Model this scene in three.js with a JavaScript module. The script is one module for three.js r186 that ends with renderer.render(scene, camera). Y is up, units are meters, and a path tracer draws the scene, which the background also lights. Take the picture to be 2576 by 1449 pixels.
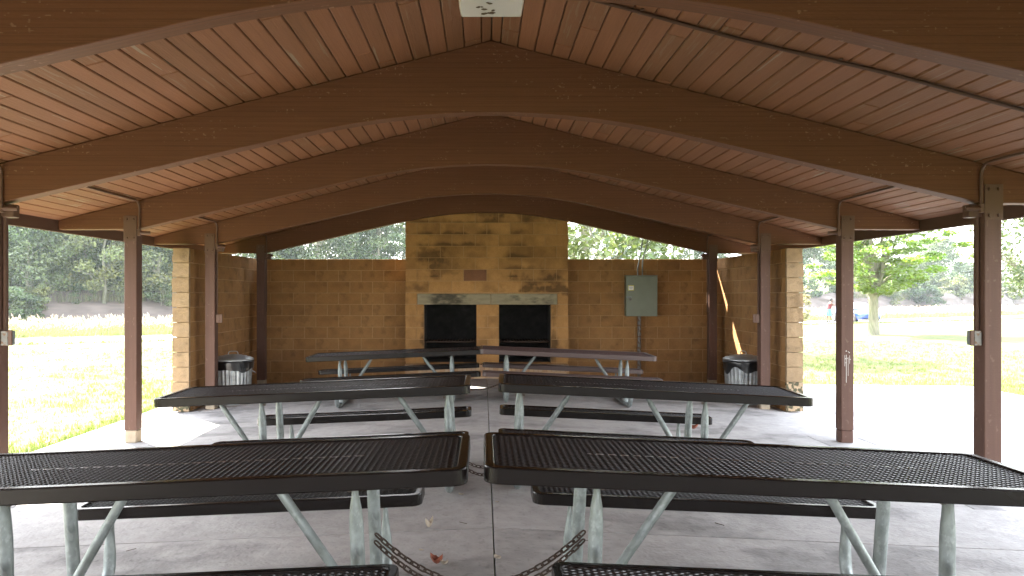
import * as THREE from 'three';
import { mergeGeometries, toCreasedNormals } from 'three/addons/utils/BufferGeometryUtils.js';
import { MarchingCubes } from 'three/addons/objects/MarchingCubes.js';

// ---------------------------------------------------------------- camera, sky, sun, exposure
const scene = new THREE.Scene();
const camera = new THREE.PerspectiveCamera(41.74, 2576 / 1449, 0.05, 900);
camera.position.set(-0.06, 1.6, 0);
camera.setViewOffset(2576, 1449, 72, -15.5, 2576, 1449);
const renderer = new THREE.WebGLRenderer({ antialias: true });
renderer.toneMapping = THREE.LinearToneMapping;
renderer.toneMappingExposure = 12.2;
renderer.shadowMap.enabled = true;
const SUN = new THREE.Vector3(-0.65, 0.95, -1).normalize();
function skyTexture() {
  const W = 512, H = 256, a = new Float32Array(W * H * 4), d = new THREE.Vector3();
  for (let j = 0; j < H; j++) for (let i = 0; i < W; i++) {
    const el = ((j + 0.5) / H - 0.5) * Math.PI, az = ((i + 0.5) / W - 0.5) * 2 * Math.PI;
    d.set(Math.cos(el) * Math.cos(az), Math.sin(el), Math.cos(el) * Math.sin(az));
    const h = Math.max(0, d.y), f = Math.pow(1 - h, 2.2), g = Math.pow(Math.max(0, d.dot(SUN)), 6) * 0.5;
    const k = d.y < 0 ? 0.35 : 1, o = (j * W + i) * 4;
    a[o] = k * (0.54 + 0.38 * f + g); a[o + 1] = k * (0.61 + 0.31 * f + g * 0.96); a[o + 2] = k * (0.74 + 0.17 * f + g * 0.86); a[o + 3] = 1;
  }
  const t = new THREE.DataTexture(a, W, H, THREE.RGBAFormat, THREE.FloatType);
  t.mapping = THREE.EquirectangularReflectionMapping; t.magFilter = THREE.LinearFilter; t.needsUpdate = true;
  return t;
}
const sky = skyTexture();
scene.background = sky; scene.environment = sky;
const sun = new THREE.DirectionalLight(new THREE.Color().setRGB(1, 0.93, 0.82), 4.8);
sun.position.copy(SUN).multiplyScalar(90); sun.target.position.set(0, 0, -15); scene.add(sun, sun.target);
sun.castShadow = true; sun.shadow.mapSize.set(4096, 4096); sun.shadow.radius = 1.5;
Object.assign(sun.shadow.camera, { left: -70, right: 70, top: 70, bottom: -70, near: 1, far: 260 });

// ---------------------------------------------------------------- helpers
function rngOf(a) { return () => { a |= 0; a = a + 0x6D2B79F5 | 0; let t = Math.imul(a ^ a >>> 15, 1 | a); t = t + Math.imul(t ^ t >>> 7, 61 | t) ^ t; return ((t ^ t >>> 14) >>> 0) / 4294967296; }; }
const R = rngOf(7), rand = (a, b, r = R) => a + (b - a) * r();
const V = (x, y, z) => new THREE.Vector3(x, y, z);
const C = (r, g, b) => new THREE.Color().setRGB(r, g, b);
const hash = (x, y, s) => { let h = Math.imul(x, 374761393) + Math.imul(y, 668265263) + Math.imul(s, 1274126177) | 0; h = Math.imul(h ^ h >>> 13, 1274126177); return ((h ^ h >>> 16) >>> 0) / 4294967296; };
function noise2(x, y, px, py, s) {                 // value noise that repeats every px, py cells
  const xi = Math.floor(x), yi = Math.floor(y), fx = x - xi, fy = y - yi, u = fx * fx * (3 - 2 * fx), v = fy * fy * (3 - 2 * fy);
  const m = (a, n) => ((a % n) + n) % n, x0 = m(xi, px), x1 = m(xi + 1, px), y0 = m(yi, py), y1 = m(yi + 1, py);
  return (hash(x0, y0, s) * (1 - u) + hash(x1, y0, s) * u) * (1 - v) + (hash(x0, y1, s) * (1 - u) + hash(x1, y1, s) * u) * v;
}
function fbm(u, v, cx, cy, oct, s) { let a = 0, w = 0.5, t = 0; for (let o = 0; o < oct; o++) { a += w * noise2(u * cx, v * cy, cx, cy, s + o); t += w; w *= 0.5; cx *= 2; cy *= 2; } return a / t; }
const noise3 = (x, y, z, s = 1) => (noise2(x + 37.1, y + 11.7, 997, 997, s) + noise2(y + 71.3, z + 5.9, 997, 997, s + 3) + noise2(z + 13.7, x + 91.1, 997, 997, s + 7)) / 3;
const clamp = (x, a = 0, b = 1) => Math.min(b, Math.max(a, x)), sm = (a, b, x) => { const t = clamp((x - a) / (b - a)); return t * t * (3 - 2 * t); };
function tex(w, h, size, fn, color = true) {       // fn(u, v) -> linear rgb or a grey
  const a = new Uint8Array(w * h * 4), e = (x) => { x = clamp(x); return 255 * (color ? (x <= 0.0031308 ? 12.92 * x : 1.055 * Math.pow(x, 1 / 2.4) - 0.055) : x); };
  for (let j = 0; j < h; j++) for (let i = 0; i < w; i++) {
    const c = fn((i + 0.5) / w, (j + 0.5) / h), o = (j * w + i) * 4, g = Array.isArray(c) ? c : [c, c, c];
    a[o] = e(g[0]); a[o + 1] = e(g[1]); a[o + 2] = e(g[2]); a[o + 3] = 255;
  }
  const t = new THREE.DataTexture(a, w, h); if (color) t.colorSpace = THREE.SRGBColorSpace;
  t.wrapS = t.wrapT = THREE.RepeatWrapping; t.magFilter = THREE.LinearFilter; t.minFilter = THREE.LinearMipmapLinearFilter; t.generateMipmaps = true;
  t.repeat.set(1 / size[0], 1 / size[1]); t.needsUpdate = true;
  return t;
}
const std = (p) => new THREE.MeshStandardMaterial(p), phy = (p) => new THREE.MeshPhysicalMaterial(p);
function boxUV(g, ou = 0, ov = 0, swap = false) {  // uv in metres, from the face's main axis; swap runs u along z on level faces
  g = g.index ? g.toNonIndexed() : g;
  const p = g.attributes.position, n = p.count, uv = new Float32Array(n * 2), a = V(), b = V(), c = V();
  for (let i = 0; i < n; i += 3) {
    a.fromBufferAttribute(p, i); b.fromBufferAttribute(p, i + 1).sub(a); c.fromBufferAttribute(p, i + 2).sub(a);
    const f = b.cross(c), ax = Math.abs(f.x), ay = Math.abs(f.y), az = Math.abs(f.z);
    for (let k = i; k < i + 3; k++) {
      const x = p.getX(k), y = p.getY(k), z = p.getZ(k);
      let u, v;
      if (ax >= ay && ax >= az) { u = z; v = y; } else if (ay >= az) { u = swap ? z : x; v = swap ? x : z; } else { u = x; v = y; }
      uv[k * 2] = u + ou; uv[k * 2 + 1] = v + ov;
    }
  }
  g.setAttribute('uv', new THREE.BufferAttribute(uv, 2));
  return g;
}
function geo(pos, idx, uv) { const g = new THREE.BufferGeometry(); g.setAttribute('position', new THREE.Float32BufferAttribute(pos, 3)); if (uv) g.setAttribute('uv', new THREE.Float32BufferAttribute(uv, 2)); if (idx) g.setIndex(idx); g.computeVertexNormals(); return g; }
function chamferBox(w, h, d, c) {                  // 44 triangles
  const X = w / 2, Y = h / 2, Z = d / 2, pts = [], id = {};
  for (const sx of [-1, 1]) for (const sy of [-1, 1]) for (const sz of [-1, 1]) {
    id[[sx, sy, sz, 'x']] = pts.push([sx * X, sy * (Y - c), sz * (Z - c)]) - 1;
    id[[sx, sy, sz, 'y']] = pts.push([sx * (X - c), sy * Y, sz * (Z - c)]) - 1;
    id[[sx, sy, sz, 'z']] = pts.push([sx * (X - c), sy * (Y - c), sz * Z]) - 1;
  }
  const out = [], cen = V(), e1 = V(), e2 = V();
  const tri = (i, j, k) => {
    const [A, B, D] = [pts[i], pts[j], pts[k]];
    e1.set(B[0] - A[0], B[1] - A[1], B[2] - A[2]); e2.set(D[0] - A[0], D[1] - A[1], D[2] - A[2]); cen.set(A[0] + B[0] + D[0], A[1] + B[1] + D[1], A[2] + B[2] + D[2]);
    if (e1.cross(e2).dot(cen) < 0) out.push(...A, ...D, ...B); else out.push(...A, ...B, ...D);
  };
  const quad = (a, b, e, f) => { tri(a, b, e); tri(a, e, f); }, S = [-1, 1];
  for (const s of S) {
    quad(id[[s, -1, -1, 'x']], id[[s, 1, -1, 'x']], id[[s, 1, 1, 'x']], id[[s, -1, 1, 'x']]);
    quad(id[[-1, s, -1, 'y']], id[[1, s, -1, 'y']], id[[1, s, 1, 'y']], id[[-1, s, 1, 'y']]);
    quad(id[[-1, -1, s, 'z']], id[[1, -1, s, 'z']], id[[1, 1, s, 'z']], id[[-1, 1, s, 'z']]);
    for (const t of S) {
      quad(id[[s, t, -1, 'x']], id[[s, t, 1, 'x']], id[[s, t, 1, 'y']], id[[s, t, -1, 'y']]);
      quad(id[[s, -1, t, 'x']], id[[s, 1, t, 'x']], id[[s, 1, t, 'z']], id[[s, -1, t, 'z']]);
      quad(id[[-1, s, t, 'y']], id[[1, s, t, 'y']], id[[1, s, t, 'z']], id[[-1, s, t, 'z']]);
      for (const r of S) tri(id[[s, t, r, 'x']], id[[s, t, r, 'y']], id[[s, t, r, 'z']]);
    }
  }
  const g = new THREE.BufferGeometry(); g.setAttribute('position', new THREE.Float32BufferAttribute(out, 3)); g.computeVertexNormals();
  return g;
}
const cbox = (w, h, d, c = 0.003, ou = 0, ov = 0, swap = false) => boxUV(chamferBox(w, h, d, c), ou, ov, swap);
const at = (g, x, y, z) => g.translate(x, y, z);
function roughBox(w, h, d, n, amp, faces, seed) {  // a split-faced block: the named faces are broken stone
  const g = new THREE.BoxGeometry(w, h, d, ...n), p = g.attributes.position, e = 1e-4;
  for (let i = 0; i < p.count; i++) {
    let x = p.getX(i), y = p.getY(i), z = p.getZ(i);
    const q = noise3(x * 14 + seed, y * 14, z * 14, 5) * 0.7 + noise3(x * 34 + seed, y * 34, z * 34, 9) * 0.5 - 0.55, edge = Math.abs(y) > h / 2 - e ? 0.35 : 1;
    let dx = 0, dz = 0;
    if (faces.includes('+x') && x > w / 2 - e) dx = amp * q * 2 * edge; if (faces.includes('-x') && x < -w / 2 + e) dx = -amp * q * 2 * edge;
    if (faces.includes('+z') && z > d / 2 - e) dz = amp * q * 2 * edge; if (faces.includes('-z') && z < -d / 2 + e) dz = -amp * q * 2 * edge;
    p.setXYZ(i, x + dx, y, z + dz);
  }
  g.computeVertexNormals();
  return boxUV(g, seed, seed * 1.7);
}
const taken = {};
const numbered = (n) => { taken[n] = (taken[n] ?? -1) + 1; return taken[n] ? `${n}_${String(taken[n]).padStart(3, '0')}` : n; };
function part(name, g, m, parent, label) { const o = new THREE.Mesh(g, m); o.name = name; o.castShadow = o.receiveShadow = true; parent.add(o); if (label) o.userData.label = label; return o; }
function tag(o, label, category, group, kind) { o.userData = { label, category }; if (group) o.userData.group = group; if (kind) o.userData.kind = kind; return o; }
function thing(name, label, category, [x, y, z] = [0, 0, 0], turn = 0, group) { const o = new THREE.Group(); o.name = numbered(name); o.position.set(x, y, z); o.rotation.y = turn; scene.add(o); return tag(o, label, category, group); }
function single(name, g, m, label, category, group, kind) { return tag(part(numbered(name), g, m, scene), label, category, group, kind); }
function dup(o, label, [x, y, z], turn = o.rotation.y, group = o.userData.group) {
  const c = o.clone(); c.name = numbered(o.name.replace(/_\d{3}$/, '')); c.position.set(x, y, z); c.rotation.y = turn; scene.add(c);
  c.userData = { ...o.userData, label }; if (group) c.userData.group = group;
  return c;
}
function sweep(path, sect, n = 10, capped = true) {  // path points, sect(i, t) -> [half width along side, half width along up] ; side is kept close to world x (or z)
  const N = path.length, pos = [], uv = [], idx = [], T = V(), side = V(), up = V();
  let len = 0;
  for (let i = 0; i < N; i++) {
    T.copy(path[Math.min(N - 1, i + 1)]).sub(path[Math.max(0, i - 1)]).normalize();
    if (i) len += path[i].distanceTo(path[i - 1]);
    side.set(1, 0, 0); if (Math.abs(T.x) > 0.9) side.set(0, 0, 1);
    up.crossVectors(side, T).normalize(); side.crossVectors(T, up).normalize();
    const [a, b] = sect(i, i / (N - 1));
    for (let k = 0; k <= n; k++) { const f = k / n * Math.PI * 2, ca = Math.cos(f) * a, sb = Math.sin(f) * b; pos.push(path[i].x + side.x * ca + up.x * sb, path[i].y + side.y * ca + up.y * sb, path[i].z + side.z * ca + up.z * sb); uv.push(k / n * 2 * Math.PI * Math.max(a, b), len); }
  }
  for (let i = 0; i < N - 1; i++) for (let k = 0; k < n; k++) { const a = i * (n + 1) + k, b = a + n + 1; idx.push(a, b, a + 1, a + 1, b, b + 1); }
  if (capped) for (const i of [0, N - 1]) { const c = pos.length / 3; pos.push(path[i].x, path[i].y, path[i].z); uv.push(0, 0); for (let k = 0; k < n; k++) { const a = i * (n + 1) + k; i ? idx.push(c, a, a + 1) : idx.push(c, a + 1, a); } }
  return geo(pos, idx, uv);
}
const rod = (pts, r, n = 8) => sweep(pts, () => [r, r], n);
function bent(pts, rad, seg = 5) {                   // rounds the corners of a polyline
  const out = [pts[0].clone()];
  for (let i = 1; i < pts.length - 1; i++) {
    const a = pts[i - 1].clone().sub(pts[i]).normalize().multiplyScalar(rad).add(pts[i]), b = pts[i + 1].clone().sub(pts[i]).normalize().multiplyScalar(rad).add(pts[i]);
    for (let k = 0; k <= seg; k++) { const t = k / seg; out.push(a.clone().multiplyScalar((1 - t) ** 2).addScaledVector(pts[i], 2 * t * (1 - t)).addScaledVector(b, t * t)); }
  }
  out.push(pts[pts.length - 1].clone());
  return out;
}
function join(list) {
  const gs = list.map((g) => { g = g.index ? g.toNonIndexed() : g; for (const k of Object.keys(g.attributes)) if (!['position', 'normal', 'uv', 'color'].includes(k)) g.deleteAttribute(k); if (!g.attributes.uv) g = boxUV(g); if (!g.attributes.normal) g.computeVertexNormals(); return g; });
  return mergeGeometries(gs);
}
const cyl = (r0, r1, h, n = 14) => new THREE.CylinderGeometry(r0, r1, h, n);

// ---------------------------------------------------------------- materials
const flake = (u, v, s) => sm(0.66, 0.7, fbm(u, v, 5, 40, 4, s)) * sm(0.5, 0.62, fbm(u, v, 3, 6, 2, s + 20));
const paintFn = (r, g, b, worn, s) => (u, v) => {
  const grain = fbm(u, v, 6, 120, 3, s), big = fbm(u, v, 3, 4, 3, s + 9), f = flake(u, v, s + 31) * worn, k = 0.82 + 0.22 * grain + 0.24 * (big - 0.5);
  return [r * k * (1 - f) + 0.2 * f, g * k * (1 - f) + 0.15 * f, b * k * (1 - f) + 0.105 * f];
};
const grainBump = tex(256, 512, [1.1, 0.55], (u, v) => 0.5 * fbm(u, v, 4, 90, 3, 41) + 0.5 * fbm(u, v, 60, 60, 2, 47), false);
const M = {};
M.deck = [0, 1, 2].map((i) => phy({ specularIntensity: 0.5, map: tex(512, 512, [1.9, 0.62], paintFn(0.160 + 0.010 * i, 0.070 + 0.003 * i, 0.032 + 0.002 * i, [0.35, 0.9, 0.1][i], 61 + i * 40)), bumpMap: grainBump, bumpScale: 0.0018, roughness: 0.72 }));
M.beam = phy({ specularIntensity: 0.45, map: tex(512, 512, [2.4, 0.6], (u, v) => { const lam = (v * 16) % 1, line = sm(0.05, 0, Math.abs(lam - 0.5) - 0.42) , k = 0.86 + 0.18 * fbm(u, v, 5, 160, 3, 201) + 0.22 * (fbm(u, v, 3, 5, 3, 207) - 0.5) - 0.2 * (1 - line) - 0.16 * sm(0.62, 0.7, fbm(u, v, 4, 200, 3, 219)), q = sm(0.85, 0.9, fbm(u, v, 150, 60, 1, 213)) * sm(0.55, 0.7, fbm(u, v, 9, 7, 2, 217)) * 0.07; return [0.108 * k + q, 0.043 * k + q * 0.8, 0.019 * k + q * 0.6]; }), bumpMap: grainBump, bumpScale: 0.0012, roughness: 0.66 });
M.post = phy({ specularIntensity: 0.4, map: tex(512, 512, [0.62, 2.3], (u, v) => { const k = 0.84 + 0.2 * fbm(u, v, 40, 6, 3, 221) + 0.2 * (fbm(u, v, 4, 6, 3, 227) - 0.5), f = sm(0.78, 0.8, fbm(u, v, 26, 60, 3, 233)); return [0.098 * k + f * 0.03, 0.052 * k + f * 0.026, 0.038 * k + f * 0.02]; }), bumpMap: grainBump, bumpScale: 0.001, roughness: 0.6 });
M.postFoot = std({ map: tex(128, 128, [0.4, 0.4], (u, v) => { const k = fbm(u, v, 12, 5, 4, 241); return [0.22 + 0.18 * k, 0.18 + 0.15 * k, 0.13 + 0.11 * k]; }), roughness: 0.95 });
M.trim = phy({ specularIntensity: 0.5, color: C(0.07, 0.036, 0.023), bumpMap: grainBump, bumpScale: 0.001, roughness: 0.7 });
M.steelPaint = phy({ specularIntensity: 0.5, color: C(0.092, 0.049, 0.033), roughness: 0.55 });
M.shingle = std({ color: C(0.09, 0.075, 0.065), roughness: 1 });
const blockBump = tex(512, 512, [0.42, 0.42], (u, v) => 0.55 * fbm(u, v, 40, 40, 3, 301) + 0.45 * fbm(u, v, 7, 7, 4, 305), false);
const blockFn = (r, g, b, s) => (u, v) => { const k = 0.74 + 0.34 * fbm(u, v, 6, 6, 4, s) + 0.2 * (fbm(u, v, 70, 70, 2, s + 5) - 0.5), d = sm(0.62, 0.75, fbm(u, v, 4, 4, 4, s + 11)) * 0.18; return [r * (k - d), g * (k - d), b * (k - d)]; };
M.block = [[0.295, 0.156, 0.060], [0.275, 0.144, 0.054], [0.31, 0.166, 0.065]].map(([r, g, b], i) => phy({ specularIntensity: 0.4, map: tex(256, 256, [0.7, 0.7], blockFn(r, g, b, 311 + i * 20)), bumpMap: blockBump, bumpScale: 0.0022, roughness: 0.95 }));
M.splitBlock = [[0.275, 0.19, 0.108], [0.25, 0.168, 0.092]].map(([r, g, b], i) => std({ map: tex(256, 256, [0.4, 0.4], blockFn(r, g, b, 371 + i * 20)), bumpMap: blockBump, bumpScale: 0.009, roughness: 1 }));
M.mossBlock = std({ map: tex(256, 256, [0.3, 0.3], (u, v) => { const m = sm(0.42, 0.55, fbm(u, v, 9, 9, 4, 395)), k = 0.7 + 0.5 * fbm(u, v, 12, 12, 3, 399); return [k * (0.36 * (1 - m) + 0.07 * m), k * (0.26 * (1 - m) + 0.065 * m), k * (0.16 * (1 - m) + 0.035 * m)]; }), bumpMap: blockBump, bumpScale: 0.009, roughness: 1 });
M.redBlock = std({ map: tex(128, 128, [0.5, 0.5], blockFn(0.19, 0.085, 0.042, 411)), bumpMap: blockBump, bumpScale: 0.004, roughness: 0.95 });
M.mortar = std({ map: tex(128, 128, [0.3, 0.3], (u, v) => { const k = 0.8 + 0.35 * fbm(u, v, 24, 24, 3, 421); return [0.35 * k, 0.215 * k, 0.10 * k]; }), roughness: 1 });
M.soot = std({ map: tex(256, 256, [0.6, 0.6], (u, v) => { const k = 0.004 + 0.022 * Math.pow(fbm(u, v, 7, 7, 4, 431), 2.2); return [k, k * 0.95, k * 0.88]; }), bumpMap: blockBump, bumpScale: 0.004, roughness: 1 });
M.lintel = std({ map: tex(512, 128, [2.46, 0.2], (u, v) => { const n = fbm(u, v, 10, 3, 4, 441), s = 0.85 * sm(0.3, 0.62, fbm(u, v, 24, 4, 4, 447) * 0.5 + fbm(u, v, 5, 1, 2, 449) * 0.5) * (0.25 + 0.75 * Math.max(sm(0.05, 0.14, u) * sm(0.44, 0.3, u), sm(0.6, 0.72, u) * sm(0.98, 0.92, u))), k = 0.75 + 0.4 * n; return [0.27 * k * (1 - s) + 0.025 * s, 0.23 * k * (1 - s) + 0.021 * s, 0.15 * k * (1 - s) + 0.015 * s]; }), bumpMap: blockBump, bumpScale: 0.002, roughness: 0.9 });
// the chimney's face carries soot and damp stains over its courses (u, v in metres of the whole face)
function chimneyStain(u, v) {
  const x = u * 3.2 - 1.6, y = v * 3.8, n = fbm(u, v, 14, 16, 4, 461), n2 = fbm(u, v, 50, 60, 3, 464), w = fbm(u, v, 6, 9, 3, 467), c = (y / 0.2032) % 1;
  let s = 0;
  if (y > 1.9) s += sm(0.5, 0.05, c + (n - 0.5) * 0.9) * sm(0.36, 0.66, w) * 0.62;
  s += sm(0.52, 0.78, fbm(u, v, 8, 10, 4, 473)) * 0.35;
  for (const [a, b, ra, rb, k] of [[-1.05, 2.3, 0.22, 0.2, 0.75], [1.0, 1.84, 0.42, 0.22, 0.7], [-1.2, 1.7, 0.3, 0.1, 0.6], [0.9, 1.68, 0.6, 0.09, 0.6], [-1.1, 1.0, 0.07, 0.6, 0.6], [1.16, 1.0, 0.07, 0.6, 0.6], [-0.1, 3.05, 0.4, 0.14, 0.6], [0.75, 3.0, 0.5, 0.12, 0.5], [-0.75, 2.0, 0.3, 0.12, 0.5]]) s += k * sm(1.25, 0.1, Math.hypot((x - a) / ra, (y - b) / rb) + (n - 0.5) * 2.4 + (n2 - 0.5) * 0.8);
  return clamp(s, 0, 0.8);
}
M.chimney = [0, 1, 2].map((i) => phy({ specularIntensity: 0.4, map: tex(512, 512, [3.2, 3.8], (u, v) => { const k = 0.74 + 0.34 * fbm(u, v, 30, 34, 3, 481 + i) + 0.16 * (fbm(u, v, 240, 280, 2, 485) - 0.5), s = chimneyStain(u, v), t = [1, 0.88, 1.08][i]; return [0.385 * k * t * (1 - s) + 0.065 * s, 0.207 * k * t * (1 - s) + 0.036 * s, 0.078 * k * t * (1 - s) + 0.016 * s]; }), bumpMap: blockBump, bumpScale: 0.005, roughness: 0.95 }));
M.brick = [[0.44, 0.31, 0.19], [0.36, 0.22, 0.13], [0.40, 0.29, 0.20]].map(([r, g, b]) => std({ color: C(r, g, b), bumpMap: blockBump, bumpScale: 0.002, roughness: 0.95 }));
const crack = (u, v, s) => { const a = Math.abs(fbm(u, v, 3, 3, 5, s) - 0.5); return sm(0.0035, 0.0012, a) * sm(0.52, 0.6, fbm(u, v, 2, 2, 2, s + 8)); };
M.concrete = [0, 1].map((i) => std({ map: tex(1024, 1024, [4.4, 4.4], (u, v) => { const s = 501 + i * 30, a = fbm(u, v, 5, 5, 6, s), b = fbm(u, v, 60, 60, 3, s + 6), st = sm(0.5, 0.74, fbm(u, v, 7, 11, 5, s + 12)) * 0.34, sp = sm(0.8, 0.86, fbm(u, v, 200, 200, 1, s + 17)) * 0.12, k = 0.70 + 0.40 * a + 0.3 * (b - 0.5) - st - sp - 0.09 * crack(u, v, s + 21); return [0.40 * k, 0.378 * k, 0.36 * k]; }), bumpMap: tex(512, 512, [1.6, 1.6], (u, v) => 0.6 * fbm(u, v, 5, 26, 4, 541) + 0.4 * fbm(u, v, 90, 90, 2, 547), false), bumpScale: 0.007, roughness: 0.82 }));
M.gap = std({ color: C(0.05, 0.045, 0.04), roughness: 1 });
M.galv = std({ map: tex(256, 256, [0.25, 0.5], (u, v) => { const a = fbm(u, v, 10, 14, 4, 561), b = fbm(u, v, 4, 5, 3, 566), w = sm(0.64, 0.72, fbm(u, v, 14, 20, 3, 571)) * 0.045, k = 0.5 + 0.62 * a + 0.35 * (b - 0.5); return [0.25 * k + w, 0.28 * k + w, 0.275 * k + w]; }), metalness: 0.45, roughness: 0.5 });
M.galvDark = std({ map: tex(128, 256, [0.2, 0.4], (u, v) => { const a = fbm(u, v, 10, 16, 4, 581), r = sm(0.52, 0.66, fbm(u, v, 6, 12, 4, 585)); return [0.17 * (0.6 + 0.6 * a) * (1 - r) + 0.12 * r, 0.16 * (0.6 + 0.6 * a) * (1 - r) + 0.06 * r, 0.145 * (0.6 + 0.6 * a) * (1 - r) + 0.03 * r]; }), metalness: 0.3, roughness: 0.6 });
M.coat = phy({ color: C(0.0085, 0.0062, 0.0058), roughness: 0.24, specularIntensity: 0.42, });
M.coatMesh = std({ color: C(0.016, 0.013, 0.0125), roughness: 0.3 });
M.coatBrown = phy({ color: C(0.055, 0.030, 0.026), roughness: 0.45 });
M.coatBrownMesh = std({ color: C(0.06, 0.034, 0.03), roughness: 0.42 });
M.rust = std({ map: tex(128, 128, [0.05, 0.05], (u, v) => { const k = fbm(u, v, 6, 6, 4, 601); return [0.028 + 0.05 * k, 0.02 + 0.026 * k, 0.016 + 0.016 * k]; }), metalness: 0.3, roughness: 0.75 });
M.leafDry = std({ color: C(0.22, 0.06, 0.03), roughness: 0.8, side: THREE.DoubleSide });
M.leafPale = std({ color: C(0.42, 0.36, 0.28), roughness: 0.9, side: THREE.DoubleSide });
M.twig = std({ color: C(0.10, 0.075, 0.05), roughness: 1 });
M.cabinet = std({ map: tex(256, 256, [0.6, 0.8], (u, v) => { const k = 0.88 + 0.2 * fbm(u, v, 5, 5, 4, 611); return [0.165 * k, 0.185 * k, 0.138 * k]; }), roughness: 0.5, metalness: 0.1 });
M.white = std({ color: C(0.78, 0.77, 0.72), roughness: 0.5 });
M.lens = phy({ color: C(0.86, 0.85, 0.8), roughness: 0.3, transmission: 0.6, thickness: 0 });
M.rubber = phy({ color: C(0.006, 0.006, 0.007), roughness: 0.32, clearcoat: 0.4 });
M.canSteel = std({ map: tex(256, 256, [0.5, 0.5], (u, v) => { const a = fbm(u, v, 6, 12, 4, 621), k = 0.55 + 0.6 * a; return [0.38 * k, 0.40 * k, 0.41 * k]; }), metalness: 0.6, roughness: 0.42 });
M.bark = std({ map: tex(256, 512, [0.8, 1.4], (u, v) => { const a = fbm(u, v, 22, 6, 4, 631), b = fbm(u, v, 5, 5, 3, 637); const k = 0.5 + 0.8 * a; return [0.20 * k, 0.175 * k + 0.03 * b, 0.135 * k]; }), bumpMap: tex(256, 512, [0.8, 1.4], (u, v) => fbm(u, v, 24, 6, 4, 641), false), bumpScale: 0.03, roughness: 1 });
M.dirt = std({ map: tex(512, 512, [9, 5], (u, v) => { const a = fbm(u, v, 6, 14, 5, 651), b = fbm(u, v, 3, 26, 3, 657), k = 0.55 + 0.55 * a + 0.3 * (b - 0.5); return [0.135 * k, 0.108 * k, 0.092 * k]; }), roughness: 1 });
M.lawn = std({ map: tex(512, 512, [7, 7], (u, v) => { const a = fbm(u, v, 4, 4, 4, 661), b = fbm(u, v, 90, 90, 3, 667), c = fbm(u, v, 14, 14, 3, 671), k = 0.5 + 0.75 * b, y = sm(0.42, 0.7, a); return [k * (0.115 + 0.07 * y + 0.03 * c), k * (0.155 + 0.04 * y), k * (0.042 + 0.02 * y)]; }), bumpMap: tex(512, 512, [1.3, 1.3], (u, v) => fbm(u, v, 70, 70, 3, 675), false), bumpScale: 0.05, roughness: 1 });
M.road = std({ map: tex(512, 512, [4, 4], (u, v) => { const k = 0.75 + 0.4 * fbm(u, v, 40, 40, 3, 681) + 0.2 * (fbm(u, v, 4, 4, 3, 684) - 0.5); return [0.34 * k, 0.32 * k, 0.29 * k]; }), roughness: 1 });
M.water = phy({ color: C(0.05, 0.06, 0.05), roughness: 0.12 });
const leafMat = (r, g, b, t = 0.35) => phy({ color: C(r, g, b), roughness: 0.85, transmission: t, thickness: 0, side: THREE.DoubleSide, vertexColors: true });

// ---------------------------------------------------------------- the place's measures (metres; d = distance in front of the camera, z = -d)
const EAVE = 4.63, RIDGE = 3.55, PITCH = 0.25, POSTX = 3.855, WALLX = 4.08, COURSE = 0.2032, BACK = 13.55, FACE = 13.19, WALLEND = 10.3;
const ROWS = [5.8, 8.12, 10.48, 12.87];
const floorY = (x) => 0.165 - 0.043 * Math.abs(x);
const lawnY = (d) => -0.1 - 0.009 * Math.max(0, d - 13);
const road = (s, t) => [s * 0.857 - t * 0.514, 37.5 + s * 0.514 + t * 0.857];       // (x, d): s along the road, t across it, away from the pavilion
const acrossRoad = (x, d) => -x * 0.514 + (d - 37.5) * 0.857;
const pixelD = (k, t) => (t / 0.857 + 37.5) / (1 - 0.6 * k);                          // distance along a line of sight of slope k = x / d to t

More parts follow.
